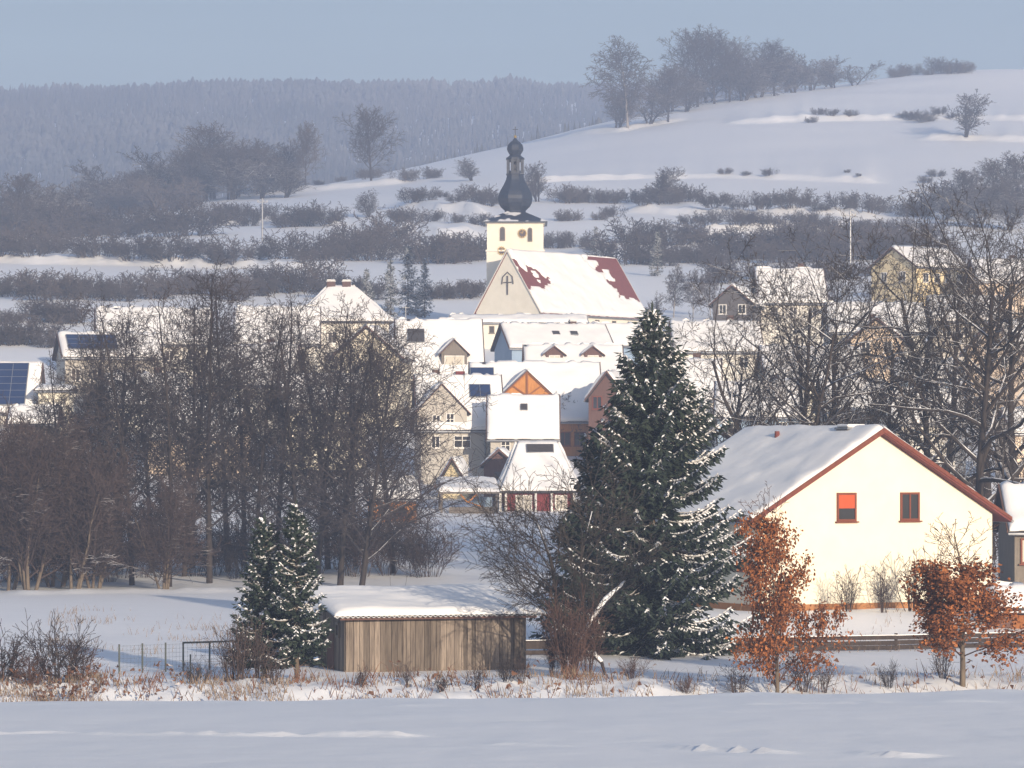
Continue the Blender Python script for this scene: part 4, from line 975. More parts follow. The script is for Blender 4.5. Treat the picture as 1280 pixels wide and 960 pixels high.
# ------------------------------------------------------------------ the two russet oaks near the brook
def leaf_mesh(seed, crown_segs, n, size, keep, clump=.13):
    rg = np.random.default_rng(seed); a = np.array(crown_segs, np.float32); a = a[np.argsort(rg.random(len(a)))]
    a = a[keep(a[:, 3:6])]
    k = rg.integers(0, len(a), n); t = rg.random((n, 1)); p = a[k, :3] * (1 - t) + a[k, 3:6] * t + rg.normal(0, clump, (n, 3))
    d = rg.normal(0, 1, (n, 3)); d[:, 2] -= .7; d /= np.linalg.norm(d, axis=1, keepdims=True)
    q = rg.normal(0, 1, (n, 3)); s = np.cross(d, q); s /= np.linalg.norm(s, axis=1, keepdims=True); nn = np.cross(s, d)
    l = size * rg.uniform(.65, 1.35, (n, 1)); w = l * rg.uniform(.26, .42, (n, 1)); c = rg.uniform(-.3, .3, (n, 1)) * l
    V = np.stack([p, p + d * l * .35 + s * w + nn * c, p + d * l * .8 + s * w * .75 + nn * c, p + d * l, p + d * l * .8 - s * w * .75 + nn * c * .8, p + d * l * .35 - s * w + nn * c * .8], 1).reshape(-1, 3)
    b = np.arange(n)[:, None] * 6
    return mesh_np('leaves', V, [np.concatenate([b + np.array([[0, 1, 2, 3]]), b + np.array([[0, 3, 4, 5]])])], M['oakleaf'])
for seed, px_, D_, top, H, lab, nleaf, kp, wd in (
        (301, 972, 113.5, 636, 6.2, 'slim russet oak still full of dry orange-brown leaves before the cream house', 10000, lambda e: e[:, 2] < 5.9, .84),
        (311, 1203, 115.5, 655, 5.6, 'spreading russet oak with a bare twiggy top by the end of the rail fence', 8200, lambda e: (e[:, 2] < 4.2) & (e[:, 2] > .5), 1.32)):
    out = tree_mesh(seed, H, .085, dict(YOUNGOAK, kids=[32, 6, 4], t0=[.05 if seed == 301 else .2, .2, .15]), split=1)
    v_, f_ = tubes(out[0]); v2, f2 = tubes(out[1])
    topped(px_, D_, top, (mesh_np('trunk', v_, f_, M['barkpale'], True), mesh_np('crown', v2, f2, M['twigred']), leaf_mesh(seed, [s for s in out[1] if s[6] < .016], nleaf, .105, kp)), H,
           'russet_oak', lab, 'oak', 'young oaks keeping their dry leaves', wide=wd)

# ------------------------------------------------------------------ willow with a snow-laden leaning stem, red dogwood, verge shrubs
D_ = 122.0; b = Vector(at(714, D_)); k = S(D_)
def PP_(px, py, dy=0): return (xpx(px, D_) - b.x, dy, zpx(py, D_) - b.z)
wl = thing('willow_tree', 'old bushy willow with a snow-topped leaning stem in front of the tall spruces', 'willow', b)
stem = [PP_(712, 845), PP_(722, 812, .1), PP_(738, 780, .2), PP_(757, 752, .2), PP_(782, 730, .4)]
stem2 = [PP_(724, 815), PP_(742, 818, -.3), PP_(752, 828, -.4), PP_(757, 846, -.4)]
stem3 = [PP_(705, 845), PP_(700, 780, .5), PP_(690, 705, .8), PP_(672, 655, 1.0)]; stem4 = [PP_(718, 845), PP_(731, 770, .8), PP_(727, 700, 1.), PP_(741, 640, 1.2)]
MB().tube(stem, [.13, .12, .11, .09, .05]).tube(stem2, [.09, .09, .07, .04]).tube(stem3, [.10, .08, .06, .03], 6).tube(stem4, [.07, .055, .04, .02], 6).build('trunk', M['bark'], wl, smooth=True)
up = lambda pts, d: [(p[0], p[1] - .03, p[2] + d) for p in pts]
MB().tube(up(stem, .08)[1:], [.07, .10, .10, .05], 8).tube(up(stem2, .06)[:3], [.03, .09, .06], 8).build('snow_cover', M['treesnow'], wl, smooth=True)
out = [[]]; rg_ = random.Random(55)
PW = dict(nseg=[5, 4, 3], wob=[.09, .13, .18], trop=[.02, .01, -.01], taper=[.3, .35, .5], rmin=.0085, kids=[11, 7], Lref=[1, 1.4], t0=[.2, .12], ang=[38, 42], topang=1, ratio=[.46, .5], rr=[.6, .6], shape=lambda t: 1.1 - .35 * t)
for pts, n_, L_ in ((stem, 12, 2.6), (stem3, 15, 3.6), (stem4, 14, 3.6)):
    for i in range(n_):
        f_ = .25 + .75 * rg_.random(); j = min(int(f_ * (len(pts) - 1)), len(pts) - 2); p = Vector(pts[j]).lerp(Vector(pts[j + 1]), f_ * (len(pts) - 1) - j)
        bias = -.55 if pts is not stem else .1
        grow(out, rg_, p, Vector((rg_.gauss(bias, .6), rg_.gauss(0, .5), rg_.uniform(.25, 1.0))).normalized(), L_ * rg_.uniform(.5, 1.1), .028, 0, PW)
v_, f_ = tubes(out[0]); link('crown', mesh_np('crown', v_, f_, M['twigoak']), wl)

SH = {'red': [shrub_mesh(401 + i, 2.6, 24, M['twigred'], .008, .38, 8) for i in range(2)], 'dark': [shrub_mesh(411 + i, 1.6, 18, M['twigred'] if i == 1 else M['twig'], .007, .55, 7) for i in range(4)],
      'thin': [shrub_mesh(421 + i, 1.8, 11, M['twigwillow'], .007, .32, 6) for i in range(2)]}
def shrub(kind, i, px_, D_, h, lab, group=None, wide=1.0):
    m = SH[kind][i % len(SH[kind])]; H = {'red': 2.6, 'dark': 1.6, 'thin': 1.8}[kind]; s = h / H
    o = link('bare_shrub', m, None, at(px_, D_), px_ * .37); o.scale = (s * wide, s * wide, s)
    return tag(o, lab, 'shrub', group)
GV = 'bare shrubs along the brook verge'
for kind, i, px_, D_, h, lab, wd in (
        ('red', 0, 712, 120.4, 2.9, 'dense red-brown shrub at the foot of the willow', .8), ('red', 1, 735, 121.5, 2.4, 'red-brown shrub beside the leaning willow stem', .7), ('red', 0, 692, 121.8, 1.8, 'red-brown shrub between the barn end and the willow', .6),
        ('dark', 0, 72, 116.5, 2.3, 'tall bare shrub standing out of the dry brown weeds', .9), ('dark', 1, 98, 117, 1.5, 'red-tinged shrub beside the tall bare one in the weeds', 1), ('dark', 2, 4, 116.5, 1.9, 'bare shrub cut by the picture edge in the weeds', 1), ('dark', 1, 38, 116, 1.3, 'low bare shrub between two taller ones in the weeds', 1.1),
        ('thin', 0, 300, 117, 2.2, 'bare shrub in front of the shaded small spruce', .8), ('thin', 1, 322, 117.2, 2.0, 'bare shrub under the small spruce pair', .8), ('thin', 0, 288, 117.4, 1.9, 'thin upright shrub by the wire fence end', 1),
        ('dark', 2, 248, 116.4, 1.0, 'little bare shrub below the wire fence', 1), ('thin', 1, 345, 116, 1.2, 'thin shrub beneath the sunny small spruce trunk', 1), ('thin', 1, 509, 116.2, .9, 'bare shrub before the middle of the barn boards', 1.2), ('dark', 0, 551, 114.6, .55, 'low shrub before the barn boards', 1.3),
        ('thin', 0, 597, 115.6, 1.0, 'reddish shrub toward the end of the barn boards', 1.2), ('dark', 2, 634, 116.6, .85, 'bare shrub at the far barn end', 1.3), ('thin', 0, 652, 116.5, 1.0, 'thin pale shrub at the corner post of the barn', 1), ('thin', 1, 452, 115.9, .8, 'tiny shrub below the barn door', 1.2),
        ('thin', 0, 922, 114.5, 1.2, 'bare shrub leaning out from under the slim russet oak', 1.4), ('thin', 1, 1006, 115.2, 1.5, 'bare shrub on the sunny side of the slim russet oak', 1.2), ('thin', 1, 1030, 115, 1.1, 'thin shrub near the slim russet oak', 1), ('dark', 3, 1112, 115, .9, 'lone small shrub in the open snow before the rail fence', .8),
        ('thin', 0, 1178, 116.5, 1.6, 'thin shrub by the trunk of the spreading russet oak', .8), ('dark', 1, 790, 118, .8, 'small reddish shrub by the bent willow stem', 1.2), ('dark', 1, 858, 115, .55, 'tuft-like red shrub in the open snow', 1.5)):
    shrub(kind, i, px_, D_, h, lab, GV, wd)
GH = 'bare shrubs against the cream gable'
for i, (px_, D_, h, lab) in enumerate(((1060, 149, 2.0, 'thin bare shrub against the cream gable under the blind window'), (1103, 148.5, 2.1, 'bundle of upright twigs in the middle of the cream gable'), (1140, 149.5, 2.7, 'bushy bare shrub against the cream gable under the dark window'), (1165, 149, 2.9, 'tall bare shrub at the sunny end of the cream gable'))):
    shrub('thin', i, px_, D_, h, lab, GH, .9)

# ------------------------------------------------------------------ dry grass, weeds
rg = np.random.default_rng(5)
def blades(n, pxr, Dr, hr, dens=None, seed=0, lean=.35, wdt=.012):
    px = rg.uniform(*pxr, n); D = rg.uniform(*Dr, n); X = (px - 640) / F * D
    if dens is not None:
        kp = rg.random(n) < np.clip(dens(px, D, X), 0, 1); px, D, X = px[kp], D[kp], X[kp]; n = len(px)
    Z = ground(X, D); h = rg.uniform(*hr, (n, 1)); a = rg.uniform(0, 6.28, (n, 1)); d = np.concatenate([np.cos(a) * lean, np.sin(a) * lean, np.ones((n, 1))], 1) * h * rg.uniform(.6, 1, (n, 1))
    s = np.concatenate([np.ones((n, 1)), rg.normal(0, .4, (n, 2)) * [1, 0]], 1) * wdt
    p = np.stack([X, D, Z - .03], -1); bend = np.concatenate([d[:, :2] * .6, -.25 * h], 1) * rg.random((n, 1))
    V = np.stack([p - s, p + s, p + d * .55 + s * .7, p + d * .55 - s * .7, p + d + bend], 1).reshape(-1, 3); b = np.arange(n)[:, None] * 5
    return V, [b + np.array([[0, 1, 2, 3]]), b + np.array([[3, 2, 4]])]
def stuff(name, V, Fs, m, lab, cat):
    tag(link(name, mesh_np(name, V, Fs, m), None), lab, cat, kind='stuff')
V, Fs = blades(12500, (-60, 1340), (112.6, 120), (.15, .65), lambda px, D, X: 1.6 * (fbm(X / 1.3, D / 1.2, 41, 3) + .10) * np.where(px < 360, 1.6, np.where(px < 760, 1.1, .45)) + np.where(px < 130, .5, 0))
stuff('dry_grass', V, Fs, M['straw'], 'straw-coloured dry grass poking through the snow along the brook', 'grass')
V, Fs = blades(7000, (-60, 1340), (113.5, 118), (.25, .95), lambda px, D, X: 1.5 * (fbm(X / 1.0, D / 1.0, 47, 3) + .04) * np.where(px < 780, 1.2, .35), lean=.5, wdt=.014)
stuff('dry_weeds', V, Fs, M['weed'], 'rust-brown dead weeds with curled leaves along the brook', 'weeds')
V, Fs = blades(9000, (60, 330), (135, 172), (.2, .7), lambda px, D, X: 1.4 * fbm(X / 1.8, D / 4, 43, 3) * np.where(D < 160, 1, .5), wdt=.010)
stuff('field_grass', V, Fs, M['straw'], 'sparse pale stalks standing in the snowy field', 'grass')
V, Fs = blades(5000, (650, 1290), (137, 152), (.15, .6), lambda px, D, X: 1.3 * (fbm(X / 1.2, D / 2, 49, 3) + .03), wdt=.010)
stuff('bank_grass', V, Fs, M['straw'], 'sparse straw stalks on the snowy bank below the cream house', 'grass')
# curled dead leaf heads of the weeds
def heads(n, dens, size):
    px = rg.uniform(-40, 1320, n); D = rg.uniform(113.4, 117.5, n); X = (px - 640) / F * D; kp = rg.random(n) < dens(px, X, D); X, D = X[kp], D[kp]; n = len(X)
    p = np.stack([X, D, ground(X, D) + rg.uniform(.1, .7, n)], -1); V = []
    o = rg.normal(0, 1, (n, 5, 3)) * size; V = (p[:, None] + o).reshape(-1, 3); b = np.arange(n)[:, None] * 5
    return V, [np.concatenate([b + np.array([[0, 1, 2]]), b + np.array([[0, 2, 3]]), b + np.array([[1, 3, 4]])])]
V, Fs = heads(5200, lambda px, X, D: np.clip(2.0 * (fbm(X / .9, D / .9, 51, 3) + .02), 0, 1) * np.where(px < 260, 1.0, np.where(px < 780, .5, .12)) + np.where(px < 120, .25, 0), .055)
stuff('dead_leaves', V, Fs, M['weed'], 'curled brown dead leaves on the weeds beside the brook', 'weeds')

# ------------------------------------------------------------------ fences
def path_pts(pxs, D0, D1): return [Vector(at(p, D0 + (D1 - D0) * i / (len(pxs) - 1))) for i, p in enumerate(pxs)]
wf = thing('wire_fence', 'low wire mesh fence with dark posts and one top rail beside the small spruces', 'fence', at(149, 124))
o_ = Vector(wf.location)
ps = path_pts([149, 178, 207, 229, 262, 292, 318], 124, 127)
for p in ps: MB().tube([p - o_ - Vector((0, 0, .3)), p - o_ + Vector((0, 0, 1.05))], [.035, .035], 6).build('post', M['wire'], wf)
p = Vector(at(238, 121.5)) - o_; MB().tube([p - Vector((0, 0, .3)), p + Vector((0, 0, .75))], [.03, .03], 6).build('post', M['wire'], wf)
mb = MB()
for a, c in zip(ps[3:], ps[4:]): mb.bar(a - o_ + Vector((0, 0, 1.02)), c - o_ + Vector((0, 0, 1.02)), .06)
mb.build('rail', M['wire'], wf)
mb = MB()
for a, c in zip(ps, ps[1:]):
    for z in np.arange(.08, 1.0, .15): mb.bar(a - o_ + Vector((0, 0, z)), c - o_ + Vector((0, 0, z)), .006)
    n_ = max(2, int((c - a).length / .15))
    for i in range(1, n_): q = a.lerp(c, i / n_) - o_; mb.bar(q, q + Vector((0, 0, 1.0)), .006, .006, (0, 1, 0))
mb.build('mesh', M['wire'], wf)
def rail_fence(pxs, D0, D1, lab, h=.62, rails=3, name='rail_fence', step=2.4):
    ps = path_pts(pxs, D0, D1); f = thing(name, lab, 'fence', ps[0]); o_ = ps[0].copy(); L = 0; pr = random.Random(int(pxs[0])); snow = MB()
    pts = []
    for a, c in zip(ps, ps[1:]):
        n_ = max(1, int((c - a).length / step))
        for i in range(n_): pts.append(a.lerp(c, i / n_))
    pts.append(ps[-1]); pts = [Vector((p.x, p.y, gz(p.x, p.y))) for p in pts]
    for p in pts: q = p - o_; MB().box(q.x - .06, q.x + .06, q.y - .06, q.y + .06, q.z - .4, q.z + h + .06 + pr.random() * .06).build('post', M['fencewood'], f)
    for k in range(rails):
        mb = MB(); z = h * (k + .55) / rails
        for a, c in zip(pts, pts[1:]):
            d1, d2 = pr.uniform(-.02, .02), pr.uniform(-.02, .02); mb.bar(a - o_ + Vector((0, -.085, z + d1)), c - o_ + Vector((0, -.085, z + d2)), .035, h / rails * .84)
            if k == rails - 1 and (pr.random() < .65 or len(pts) < 6): snow.bar(a - o_ + Vector((0, -.085, z + d1 + h / rails * .31 + .025)), c - o_ + Vector((0, -.085, z + d2 + h / rails * .31 + .025)), .05, .028)
        mb.build('rail', M['fencewood'], f)
    snow.build('snow_cap', M['roofsnow'], f)
    return f
rail_fence([655, 760, 880, 1000, 1120, 1225, 1300, 1400], 136, 139.5, 'long low wooden rail fence running below the cream house and tall spruces')
rail_fence([364, 390, 412], 127.5, 128.5, 'short dark wooden fence between the small spruces and the barn', h=.95, step=1.0)

# ------------------------------------------------------------------ utility poles
for px_, py_, top, lab in ((328, 303, 248, 'pale utility pole among the hedges on the hill above the alders'), (1063, 330, 264, 'pale utility pole on the brushy slope above the bare oaks')):
    p = pix(px_, py_, 480, 800); k_ = S(p[1]); u = thing('utility_pole', lab, 'pole', p); hh = (py_ - top) * k_
    MB().tube([(0, 0, -.5), (0, 0, hh)], [.20, .14], 8).build('pole', M['metal'], u); MB().box(-.95, .95, -.08, .08, hh - .75, hh - .6).build('cross_arm', M['metal'], u)
    for q in (-.8, 0.25, .8): MB().lathe([(.05, hh - .6), (.08, hh - .5), (.05, hh - .36)], 6, (q, 0)).build('insulator', M['frame'], u)

# ------------------------------------------------------------------ hillside trees and hedges
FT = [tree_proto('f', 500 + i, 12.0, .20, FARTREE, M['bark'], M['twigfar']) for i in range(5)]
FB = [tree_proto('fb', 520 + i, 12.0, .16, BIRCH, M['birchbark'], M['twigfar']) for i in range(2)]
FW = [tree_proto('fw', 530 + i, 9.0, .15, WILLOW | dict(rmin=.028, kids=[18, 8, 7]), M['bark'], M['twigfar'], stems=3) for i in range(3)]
HB = []
for i in range(7):
    r_ = random.Random(600 + i); P_ = dict(nseg=[4, 3, 2], wob=[.1, .15, .2], trop=[.0, .0, 0], taper=[.4, .5, .6], rmin=.027, kids=[10, 6], Lref=[1, 1.2], t0=[.15, .1], ang=[48, 52], topang=1, ratio=[.42, .5], rr=[.6, .6], shape=lambda t: 1.1 - .4 * t)
    o_ = [[]]
    for k in range(22):
        a = r_.random() * 6.28; s_ = r_.random() ** .5; grow(o_, r_, Vector((math.cos(a) * s_ * 1.6, math.sin(a) * s_ * .9, -.3)), Vector((math.cos(a) * s_ * .7, math.sin(a) * s_ * .5, 1)).normalized(), 3.3 * r_.uniform(.55, 1), .05, 0, P_)
    v_, f_ = tubes(o_[0]); HB.append(mesh_np('hedge_bush', v_, f_, M['twigfar']))
rh = random.Random(31)
def hill_tree(kind, px_, py_, h, lab, D0=480, D1=1250, wide=1.0, group='bare trees on the snowy hill'):
    ms_ = {'t': FT, 'b': FB, 'w': FW}[kind]; H = 9.0 if kind == 'w' else 12.0; p = pix(px_, py_, D0, D1); s = h * S(p[1]) / H
    m_ = ms_[rh.randrange(len(ms_))]; s = h * S(p[1]) / TOPZ[m_[1].name]
    return plant_tree({'t': 'bare_tree', 'b': 'birch_tree', 'w': 'bare_tree'}[kind], m_, p, rh.random() * 6.28, (s * wide * (1.7 if kind == 'w' else 1.2), s * wide * (1.7 if kind == 'w' else 1.2), s), lab, 'tree', group)
for kind, px_, py_, h, wd, lab in (
        ('b', 785, 162, 112, 1.05, 'tall pale birch standing alone at the end of the row on the hill crest'), ('w', 772, 160, 50, 1.0, 'dense low tree at the foot of the tall crest birch'), ('t', 835, 152, 72, 1.1, 'dark bushy tree between the crest birch and the tallest crest trees'), ('w', 812, 154, 48, 1.1, 'low bushy tree right beside the crest birch'),
        ('t', 872, 134, 98, 1.1, 'tallest bare tree in the row on the hill crest'), ('t', 893, 130, 92, 1.0, 'second tallest bare tree of the crest row, rounder top'), ('t', 912, 128, 78, 1.0, 'bare tree in the crest row just beyond the two tallest'), ('w', 858, 140, 50, 1.1, 'low tree under the tallest crest tree'), ('w', 930, 126, 60, 1.1, 'bushy tree before the broad crest tree'),
        ('t', 968, 120, 68, 1.3, 'broad round-topped tree in the middle of the crest row'), ('w', 948, 122, 55, 1.2, 'bushy lower tree in the middle of the crest row'), ('w', 993, 116, 55, 1.2, 'round tree behind the broad one on the crest'), ('w', 1015, 113, 42, 1.2, 'small round tree toward the thin end of the crest row'), ('w', 1042, 110, 34, 1.3, 'small low tree near the thin end of the crest row'), ('w', 1068, 107, 28, 1.4, 'smallest bushy tree at the thin end of the crest row'),
        ('w', 1208, 172, 56, .9, 'lone small tree beside the top hedge on the white hillside'),
        ('t', 268, 243, 92, 1.45, 'broad dark tree, biggest of the group on the western slope'), ('t', 318, 240, 62, 1.3, 'rounded tree beside the broad dark one on the western slope'), ('w', 345, 238, 58, 1.2, 'rounded tree at the upper end of the western group'), ('w', 228, 246, 62, 1.3, 'rounded tree on the lower side of the broad dark tree'),
        ('t', 382, 232, 78, .7, 'slim bare tree standing alone on the western crest'), ('t', 464, 226, 92, .95, 'tall pale tree with an open crown on the western crest'), ('w', 195, 252, 60, 1.3, 'bushy tree at the middle of the western wood edge'), ('w', 160, 260, 58, 1.3, 'bushy tree at the lower part of the western wood edge'), ('w', 125, 268, 55, 1.3, 'bushy tree in the hollow of the western slope'),
        ('t', 20, 300, 82, 1.2, 'tall bare tree at the lowest end of the western slope'), ('w', 55, 296, 60, 1.3, 'bushy tree beside the lowest tall tree on the western slope'), ('w', 90, 290, 62, 1.3, 'rounded tree between the hollow and the lowest tall tree'),
        ('w', 590, 226, 26, 1.3, 'round bush-like tree on the crest line close to the church spire'), ('w', 672, 252, 46, .8, 'upright little tree just behind the church spire'), ('w', 822, 256, 46, 1.0, 'rounded little tree on the strip of hedge above the nave'), ('w', 462, 272, 34, 1.1, 'dark bushy tree in the middle of the terraced slope'),
        ('t', 1205, 275, 62, 1.3, 'purple-brown tree at the lower end of the eastern copse'), ('t', 1240, 272, 72, 1.3, 'purple-brown tree in the middle of the eastern copse'), ('t', 1275, 270, 78, 1.3, 'tallest purple-brown tree of the eastern copse'), ('w', 1180, 276, 40, 1.3, 'low bushy tree opening the eastern copse'), ('w', 1222, 285, 50, 1.3, 'bushy tree in front of the eastern copse'), ('w', 1262, 288, 50, 1.3, 'bushy tree in front of the tallest copse tree')):
    hill_tree(kind, px_, py_, h, lab, 480 if py_ > 130 else 700, 1250, wd)
for i in range(22):
    px_ = 110 + i * 12 + rh.uniform(-8, 8); py_ = np.interp(px_, [100, 230, 380], [272, 250, 240]) + rh.uniform(-3, 6)
    hill_tree('t' if i % 3 else 'w', px_, float(py_), np.interp(px_, [100, 200, 268, 330, 380], [46, 56, 74, 52, 34]) * rh.uniform(.8, 1.1), 'leafless tree in the thick of the western wood', 560, 1250, 1.25, 'trees in the thick of the western wood')
for i in range(9):
    px_ = 838 + i * 24 + rh.uniform(-5, 5); py_ = np.interp(px_, [835, 900, 1060], [140, 124, 106])
    hill_tree('t' if i % 2 else 'w', px_, float(py_), np.interp(px_, [835, 880, 960, 1060], [46, 56, 40, 18]) * rh.uniform(.8, 1.1), 'leafless tree filling the back of the crest row', 800, 1250, 1.3, 'trees filling the back of the crest row')
GB = 'weeping birches beside the nave roof'
for px_, D_, h, lab in ((842, 452, 64, 'thin weeping birch nearest to the nave roof'), (866, 450, 60, 'thin weeping birch in the middle of the three'), (888, 455, 56, 'thin weeping birch next to the dark gabled house')):
    p = at(px_, D_); s = h * S(D_) / 12.0; plant_tree('birch_tree', FB[px_ % 2], p, px_, (s * .9, s * .9, s), lab, 'tree', GB)
for px_, D_, h, lab in ((600, 412, 26, 'small round bare tree in front of the church hall'), (815, 418, 46, 'bare tree at the choir end of the nave'), (700, 398, 22, 'little bare tree by the hall wall below the nave'), (712, 322, 75, 'thin snowy fruit tree before the timber-gabled house'), (1035, 440, 55, 'bare tree beside the tall white house'), (1150, 470, 60, 'bare tree above the clipped yellow gable house'), (1190, 462, 66, 'bare tree between the yellow gable and peach houses'), (920, 440, 34, 'low tree above the small dark gabled house')):
    p = at(px_, D_); s = h * S(D_) / 9.0; plant_tree('bare_tree', FW[px_ % 3], p, px_, (s, s, s), lab, 'tree', 'bare garden trees in the village')
def strip(pts, n, h, lab, D0=500, D1=1200, spread=5):
    n = max(2, int(n * .85)); h = h * .88
    cum = [0.0]
    for a, c in zip(pts, pts[1:]): cum.append(cum[-1] + abs(c[0] - a[0]))
    for i in range(n):
        t = cum[-1] * (i + rh.random()) / n; px_ = np.interp(t, cum, [q[0] for q in pts]); py_ = np.interp(t, cum, [q[1] for q in pts]) + rh.uniform(-spread, spread)
        p = pix(float(px_), float(py_), D0, D1); s = h * rh.uniform(.5, 1.35) * S(p[1]) / 3.3
        o = link('hedge_bush', HB[rh.randrange(7)], None, p, rh.uniform(-.4, .4) + (3.14 if rh.random() < .5 else 0)); o.scale = (s * 1.25, s * 1.25, s)
        tag(o, lab, 'bush', lab)
T = 'leafless bush in the '
strip([(-10, 318), (120, 322), (330, 326)], 17, 36, T + 'lowest hedge strip on the western slope', 500, 800, 4); strip([(330, 328), (400, 328), (475, 322)], 7, 36, T + 'hedge end above the dark spruces')
strip([(-10, 296), (100, 296), (240, 290)], 15, 46, T + 'thick brush on the western slope'); strip([(30, 280), (120, 275), (230, 262)], 9, 40, T + 'upper brush under the western trees')
strip([(255, 278), (330, 278), (425, 286)], 12, 26, T + 'terrace hedge around the western utility pole'); strip([(360, 236), (450, 226), (565, 220)], 10, 15, T + 'thin hedge along the western crest')
strip([(500, 255), (560, 250), (622, 254)], 8, 22, T + 'upper hedge behind the church spire'); strip([(485, 275), (560, 275), (610, 280)], 7, 20, T + 'middle hedge behind the church spire'); strip([(540, 330), (603, 328)], 6, 44, T + 'dark brush beside the church tower'); strip([(425, 318), (475, 312)], 3, 40, T + 'dark clump on the terraced slope')
strip([(690, 252), (780, 253), (900, 257), (1000, 262), (1160, 268)], 28, 22, T + 'long hedge across the eastern hillside', 500, 900, 4); strip([(690, 276), (770, 276)], 5, 20, T + 'short hedge above the nave roof'); strip([(690, 312), (765, 312)], 5, 28, T + 'brush above the nave ridge')
strip([(860, 280), (960, 286), (1060, 286), (1160, 290)], 15, 20, T + 'second hedge across the eastern hillside'); strip([(780, 305), (900, 304), (1040, 303), (1160, 302)], 18, 30, T + 'third hedge across the eastern hillside'); strip([(780, 332), (860, 330), (950, 328), (1060, 325), (1160, 325)], 24, 42, T + 'lowest thick brush of the eastern hillside', 480, 700, 5)
strip([(1000, 149), (1066, 147)], 5, 9, T + 'short hedge high on the white hillside', 760); strip([(1125, 149), (1192, 148)], 6, 14, T + 'dense hedge high on the white hillside', 760); strip([(905, 221), (965, 221)], 4, 10, T + 'small tuft row on the white hillside'); strip([(1055, 221), (1075, 221)], 2, 8, T + 'tiny tuft pair on the white hillside'); strip([(1150, 226), (1180, 226)], 3, 10, T + 'little clump below the lone hillside tree')
strip([(1105, 97), (1215, 90)], 9, 20, T + 'far hedge peeping over the crest', 1000, 1250, 1); strip([(1180, 268), (1290, 262)], 8, 38, T + 'brush along the eastern copse', 500, 900)
strip([(-10, 372), (130, 374), (260, 372), (385, 366)], 20, 40, T + 'brush right above the western roofs', 440, 600); strip([(-10, 402), (60, 404), (110, 400)], 7, 34, T + 'brush beside the panelled roof', 380, 520); strip([(395, 370), (600, 372)], 11, 30, T + 'brush between the hip roof and the church', 440, 600); strip([(-10, 430), (70, 434)], 5, 40, T + 'brush above the solar roof', 340, 480)
strip([(900, 352), (1090, 345)], 9, 30, T + 'brush above the tall white house', 440, 640)

# ------------------------------------------------------------------ the far wooded ridge
rg = np.random.default_rng(77); n = 33000
px = rg.uniform(-420, 1700, n); D = np.where(px < 760, 1230, 1620) + np.where(px < 760, 1090, 700) * rg.random(n) ** .75; X = (px - 640) / F * D
keep = (fbm(X / 90, D / 120, 71, 3) > -.27) | (D > 2150); X, D = X[keep], D[keep]; n = len(X)
Z = ground(X, D); H = rg.uniform(5, 10.5, n) * np.where(rg.random(n) < .06, 1.15, 1) * (1 + .9 * fbm(X / 60, D / 60, 73, 3)); con = vnoise(X / 120, D / 120, 75) + rg.normal(0, .18, n) > .45
r0 = np.where(con, H * .13, H * .24)
rings = []; prof_ = np.where(con[:, None], np.array([[1.0, .62, .74, .34, .02]]), np.array([[.45, .95, 1.0, .75, .12]])); hs = np.array([.05, .36, .40, .72, 1.0]); ns = 6
for j in range(5):
    for k in range(ns):
        a = 2 * math.pi * (k + .5 * (j % 2)) / ns; rr_ = r0 * prof_[:, j] * rg.uniform(.7, 1.25, n)
        rings.append(np.stack([X + rr_ * math.cos(a), D + rr_ * math.sin(a), Z + H * (hs[j] + (rg.uniform(-.05, .05, n) if 0 < j < 4 else 0))], -1))
V = np.stack(rings, 1).reshape(-1, 3); b = np.arange(n)[:, None] * 5 * ns
Fq = np.concatenate([b + np.array([[j * ns + k, j * ns + (k + 1) % ns, (j + 1) * ns + (k + 1) % ns, (j + 1) * ns + k]]) for j in range(4) for k in range(ns)])
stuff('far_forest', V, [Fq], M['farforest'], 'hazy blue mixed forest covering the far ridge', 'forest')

# ------------------------------------------------------------------ air
SUN_EL, SUN_AZ = 12.4, 24.0          # degrees above the horizon; degrees east of straight behind the camera
HAZE = 0.00055
me = MB().box(-770, 770, -46, 2740, -12.5, 262)
hz = me.build('haze', None)
hz.data.materials.clear()
hm = bpy.data.materials.new('haze_air'); hm.use_nodes = True; nt = hm.node_tree; nt.nodes.clear()
ou = nt.nodes.new('ShaderNodeOutputMaterial'); pv = nt.nodes.new('ShaderNodeVolumePrincipled')
pv.inputs['Color'].default_value = (0.60, 0.73, 1.0, 1); pv.inputs['Density'].default_value = HAZE; pv.inputs['Anisotropy'].default_value = 0.1
nt.links.new(pv.outputs[0], ou.inputs['Volume'])
hz.data.materials.append(hm)
try: hm.cycles.homogeneous_volume = True
except Exception: pass
tag(hz, 'thin bluish winter haze filling the whole valley', 'haze', kind='stuff')

# ------------------------------------------------------------------ sky and sun
wd = bpy.data.worlds.new('World'); scene.world = wd; wd.use_nodes = True
nt = wd.node_tree; bg = nt.nodes['Background']
sky = nt.nodes.new('ShaderNodeTexSky'); sky.sky_type = 'NISHITA'; sky.sun_disc = False
sx, sy = math.sin(R(SUN_AZ)), -math.cos(R(SUN_AZ))
sky.sun_elevation = R(SUN_EL); sky.sun_rotation = math.atan2(sx, sy); sky.altitude = 400; sky.air_density = 1.0; sky.dust_density = 1.6; sky.ozone_density = 2.0
tn = nt.nodes.new('ShaderNodeMix'); tn.data_type = 'RGBA'; tn.blend_type = 'MULTIPLY'; tn.inputs['Factor'].default_value = 1; tn.inputs['B'].default_value = (1.05, 0.98, 1.02, 1)
tcw = nt.nodes.new('ShaderNodeTexCoord'); sz = nt.nodes.new('ShaderNodeSeparateXYZ'); nt.links.new(tcw.outputs['Generated'], sz.inputs[0])
vr = nt.nodes.new('ShaderNodeValToRGB')   # tint dims and greys the low sky, brightens it overhead for more fill
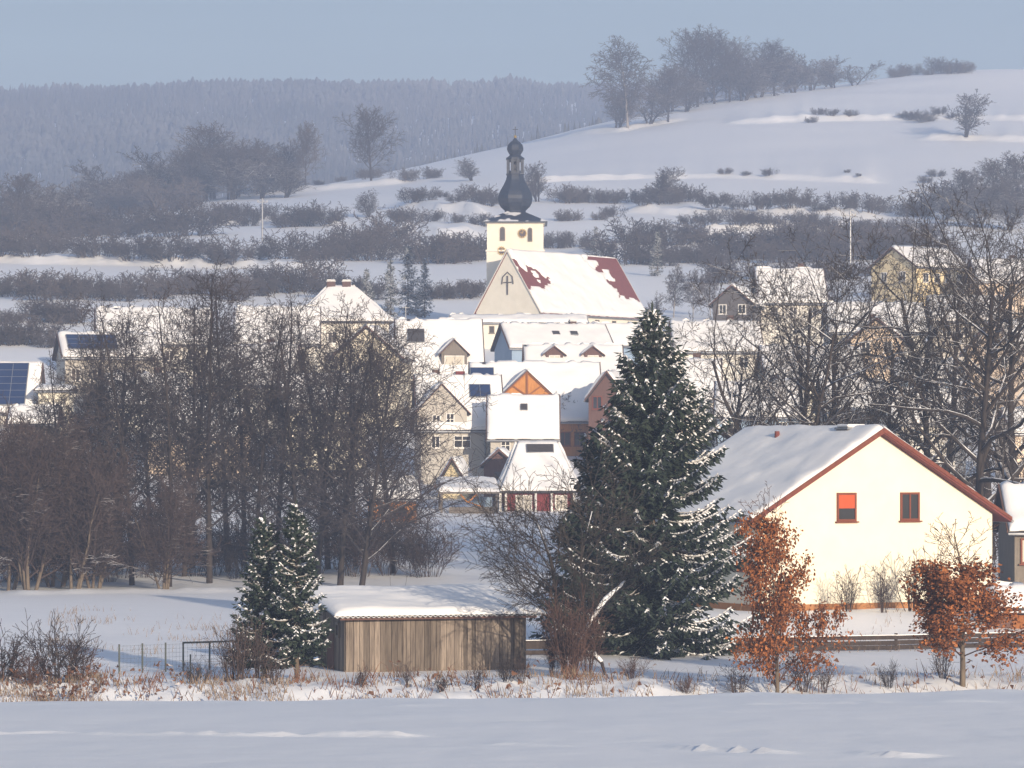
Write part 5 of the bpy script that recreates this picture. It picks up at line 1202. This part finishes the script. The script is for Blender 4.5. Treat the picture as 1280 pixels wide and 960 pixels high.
for p_, c_ in ((0.0, (0.78, 0.68, 0.65, 1)), (0.05, (0.79, 0.69, 0.645, 1)), (0.14, (0.77, 0.685, 0.64, 1)), (0.5, (1.30, 1.19, 1.15, 1))):
    e_ = vr.color_ramp.elements.new(p_) if p_ not in (0.0, 0.5) else vr.color_ramp.elements[0 if p_ == 0 else -1]; e_.position = p_; e_.color = c_
mpw = nt.nodes.new('ShaderNodeMapping'); mpw.inputs['Scale'].default_value = (5, 5, 90); nt.links.new(tcw.outputs['Generated'], mpw.inputs[0])
nw_ = nt.nodes.new('ShaderNodeTexNoise'); nw_.inputs['Scale'].default_value = 1.0; nw_.inputs['Detail'].default_value = 3; nt.links.new(mpw.outputs[0], nw_.inputs['Vector'])
mw_ = nt.nodes.new('ShaderNodeMapRange'); mw_.inputs['To Min'].default_value = .90; mw_.inputs['To Max'].default_value = 1.10; nt.links.new(nw_.outputs['Fac'], mw_.inputs['Value'])
nt.links.new(sz.outputs['Z'], vr.inputs['Fac']); t2 = nt.nodes.new('ShaderNodeMix'); t2.data_type = 'RGBA'; t2.blend_type = 'MULTIPLY'; t2.inputs['Factor'].default_value = 1
nt.links.new(vr.outputs[0], t2.inputs['A']); nt.links.new(mw_.outputs[0], t2.inputs['B']); nt.links.new(t2.outputs['Result'], tn.inputs['B'])
nt.links.new(sky.outputs[0], tn.inputs['A']); nt.links.new(tn.outputs['Result'], bg.inputs['Color']); bg.inputs['Strength'].default_value = 0.13
sl = bpy.data.lights.new('sun', 'SUN'); sl.energy = 4.8; sl.angle = R(0.55); sl.color = (1.0, 0.85, 0.66)
so = bpy.data.objects.new('sun', sl); COL.objects.link(so)
so.rotation_euler = Vector((sx * math.cos(R(SUN_EL)), sy * math.cos(R(SUN_EL)), math.sin(R(SUN_EL)))).to_track_quat('Z', 'Y').to_euler()
so.location = (60, -100, 60)

# ------------------------------------------------------------------ camera and settings
cam = bpy.data.cameras.new('camera'); co = bpy.data.objects.new('camera', cam); COL.objects.link(co)
cam.sensor_width = 36.0; cam.lens = 36.0 * F / 1280.0; cam.shift_y = (HOR - 480.0) / 1280.0
co.location = (0, 0, 0); co.rotation_euler = (R(90), 0, 0); cam.clip_start = 0.5; cam.clip_end = 12000
scene.camera = co
vs = scene.view_settings; vs.view_transform = 'Standard'; vs.look = 'None'; vs.gamma = 1.0; vs.exposure = 0.29; vs.use_curve_mapping = False
cy = scene.cycles
cy.max_bounces = 5; cy.diffuse_bounces = 2; cy.glossy_bounces = 2; cy.transmission_bounces = 1; cy.volume_bounces = 1; cy.transparent_max_bounces = 4
cy.caustics_reflective = False; cy.caustics_refractive = False
cy.use_denoising = True; cy.denoiser = 'OPENIMAGEDENOISE'; cy.denoising_input_passes = 'RGB_ALBEDO_NORMAL'
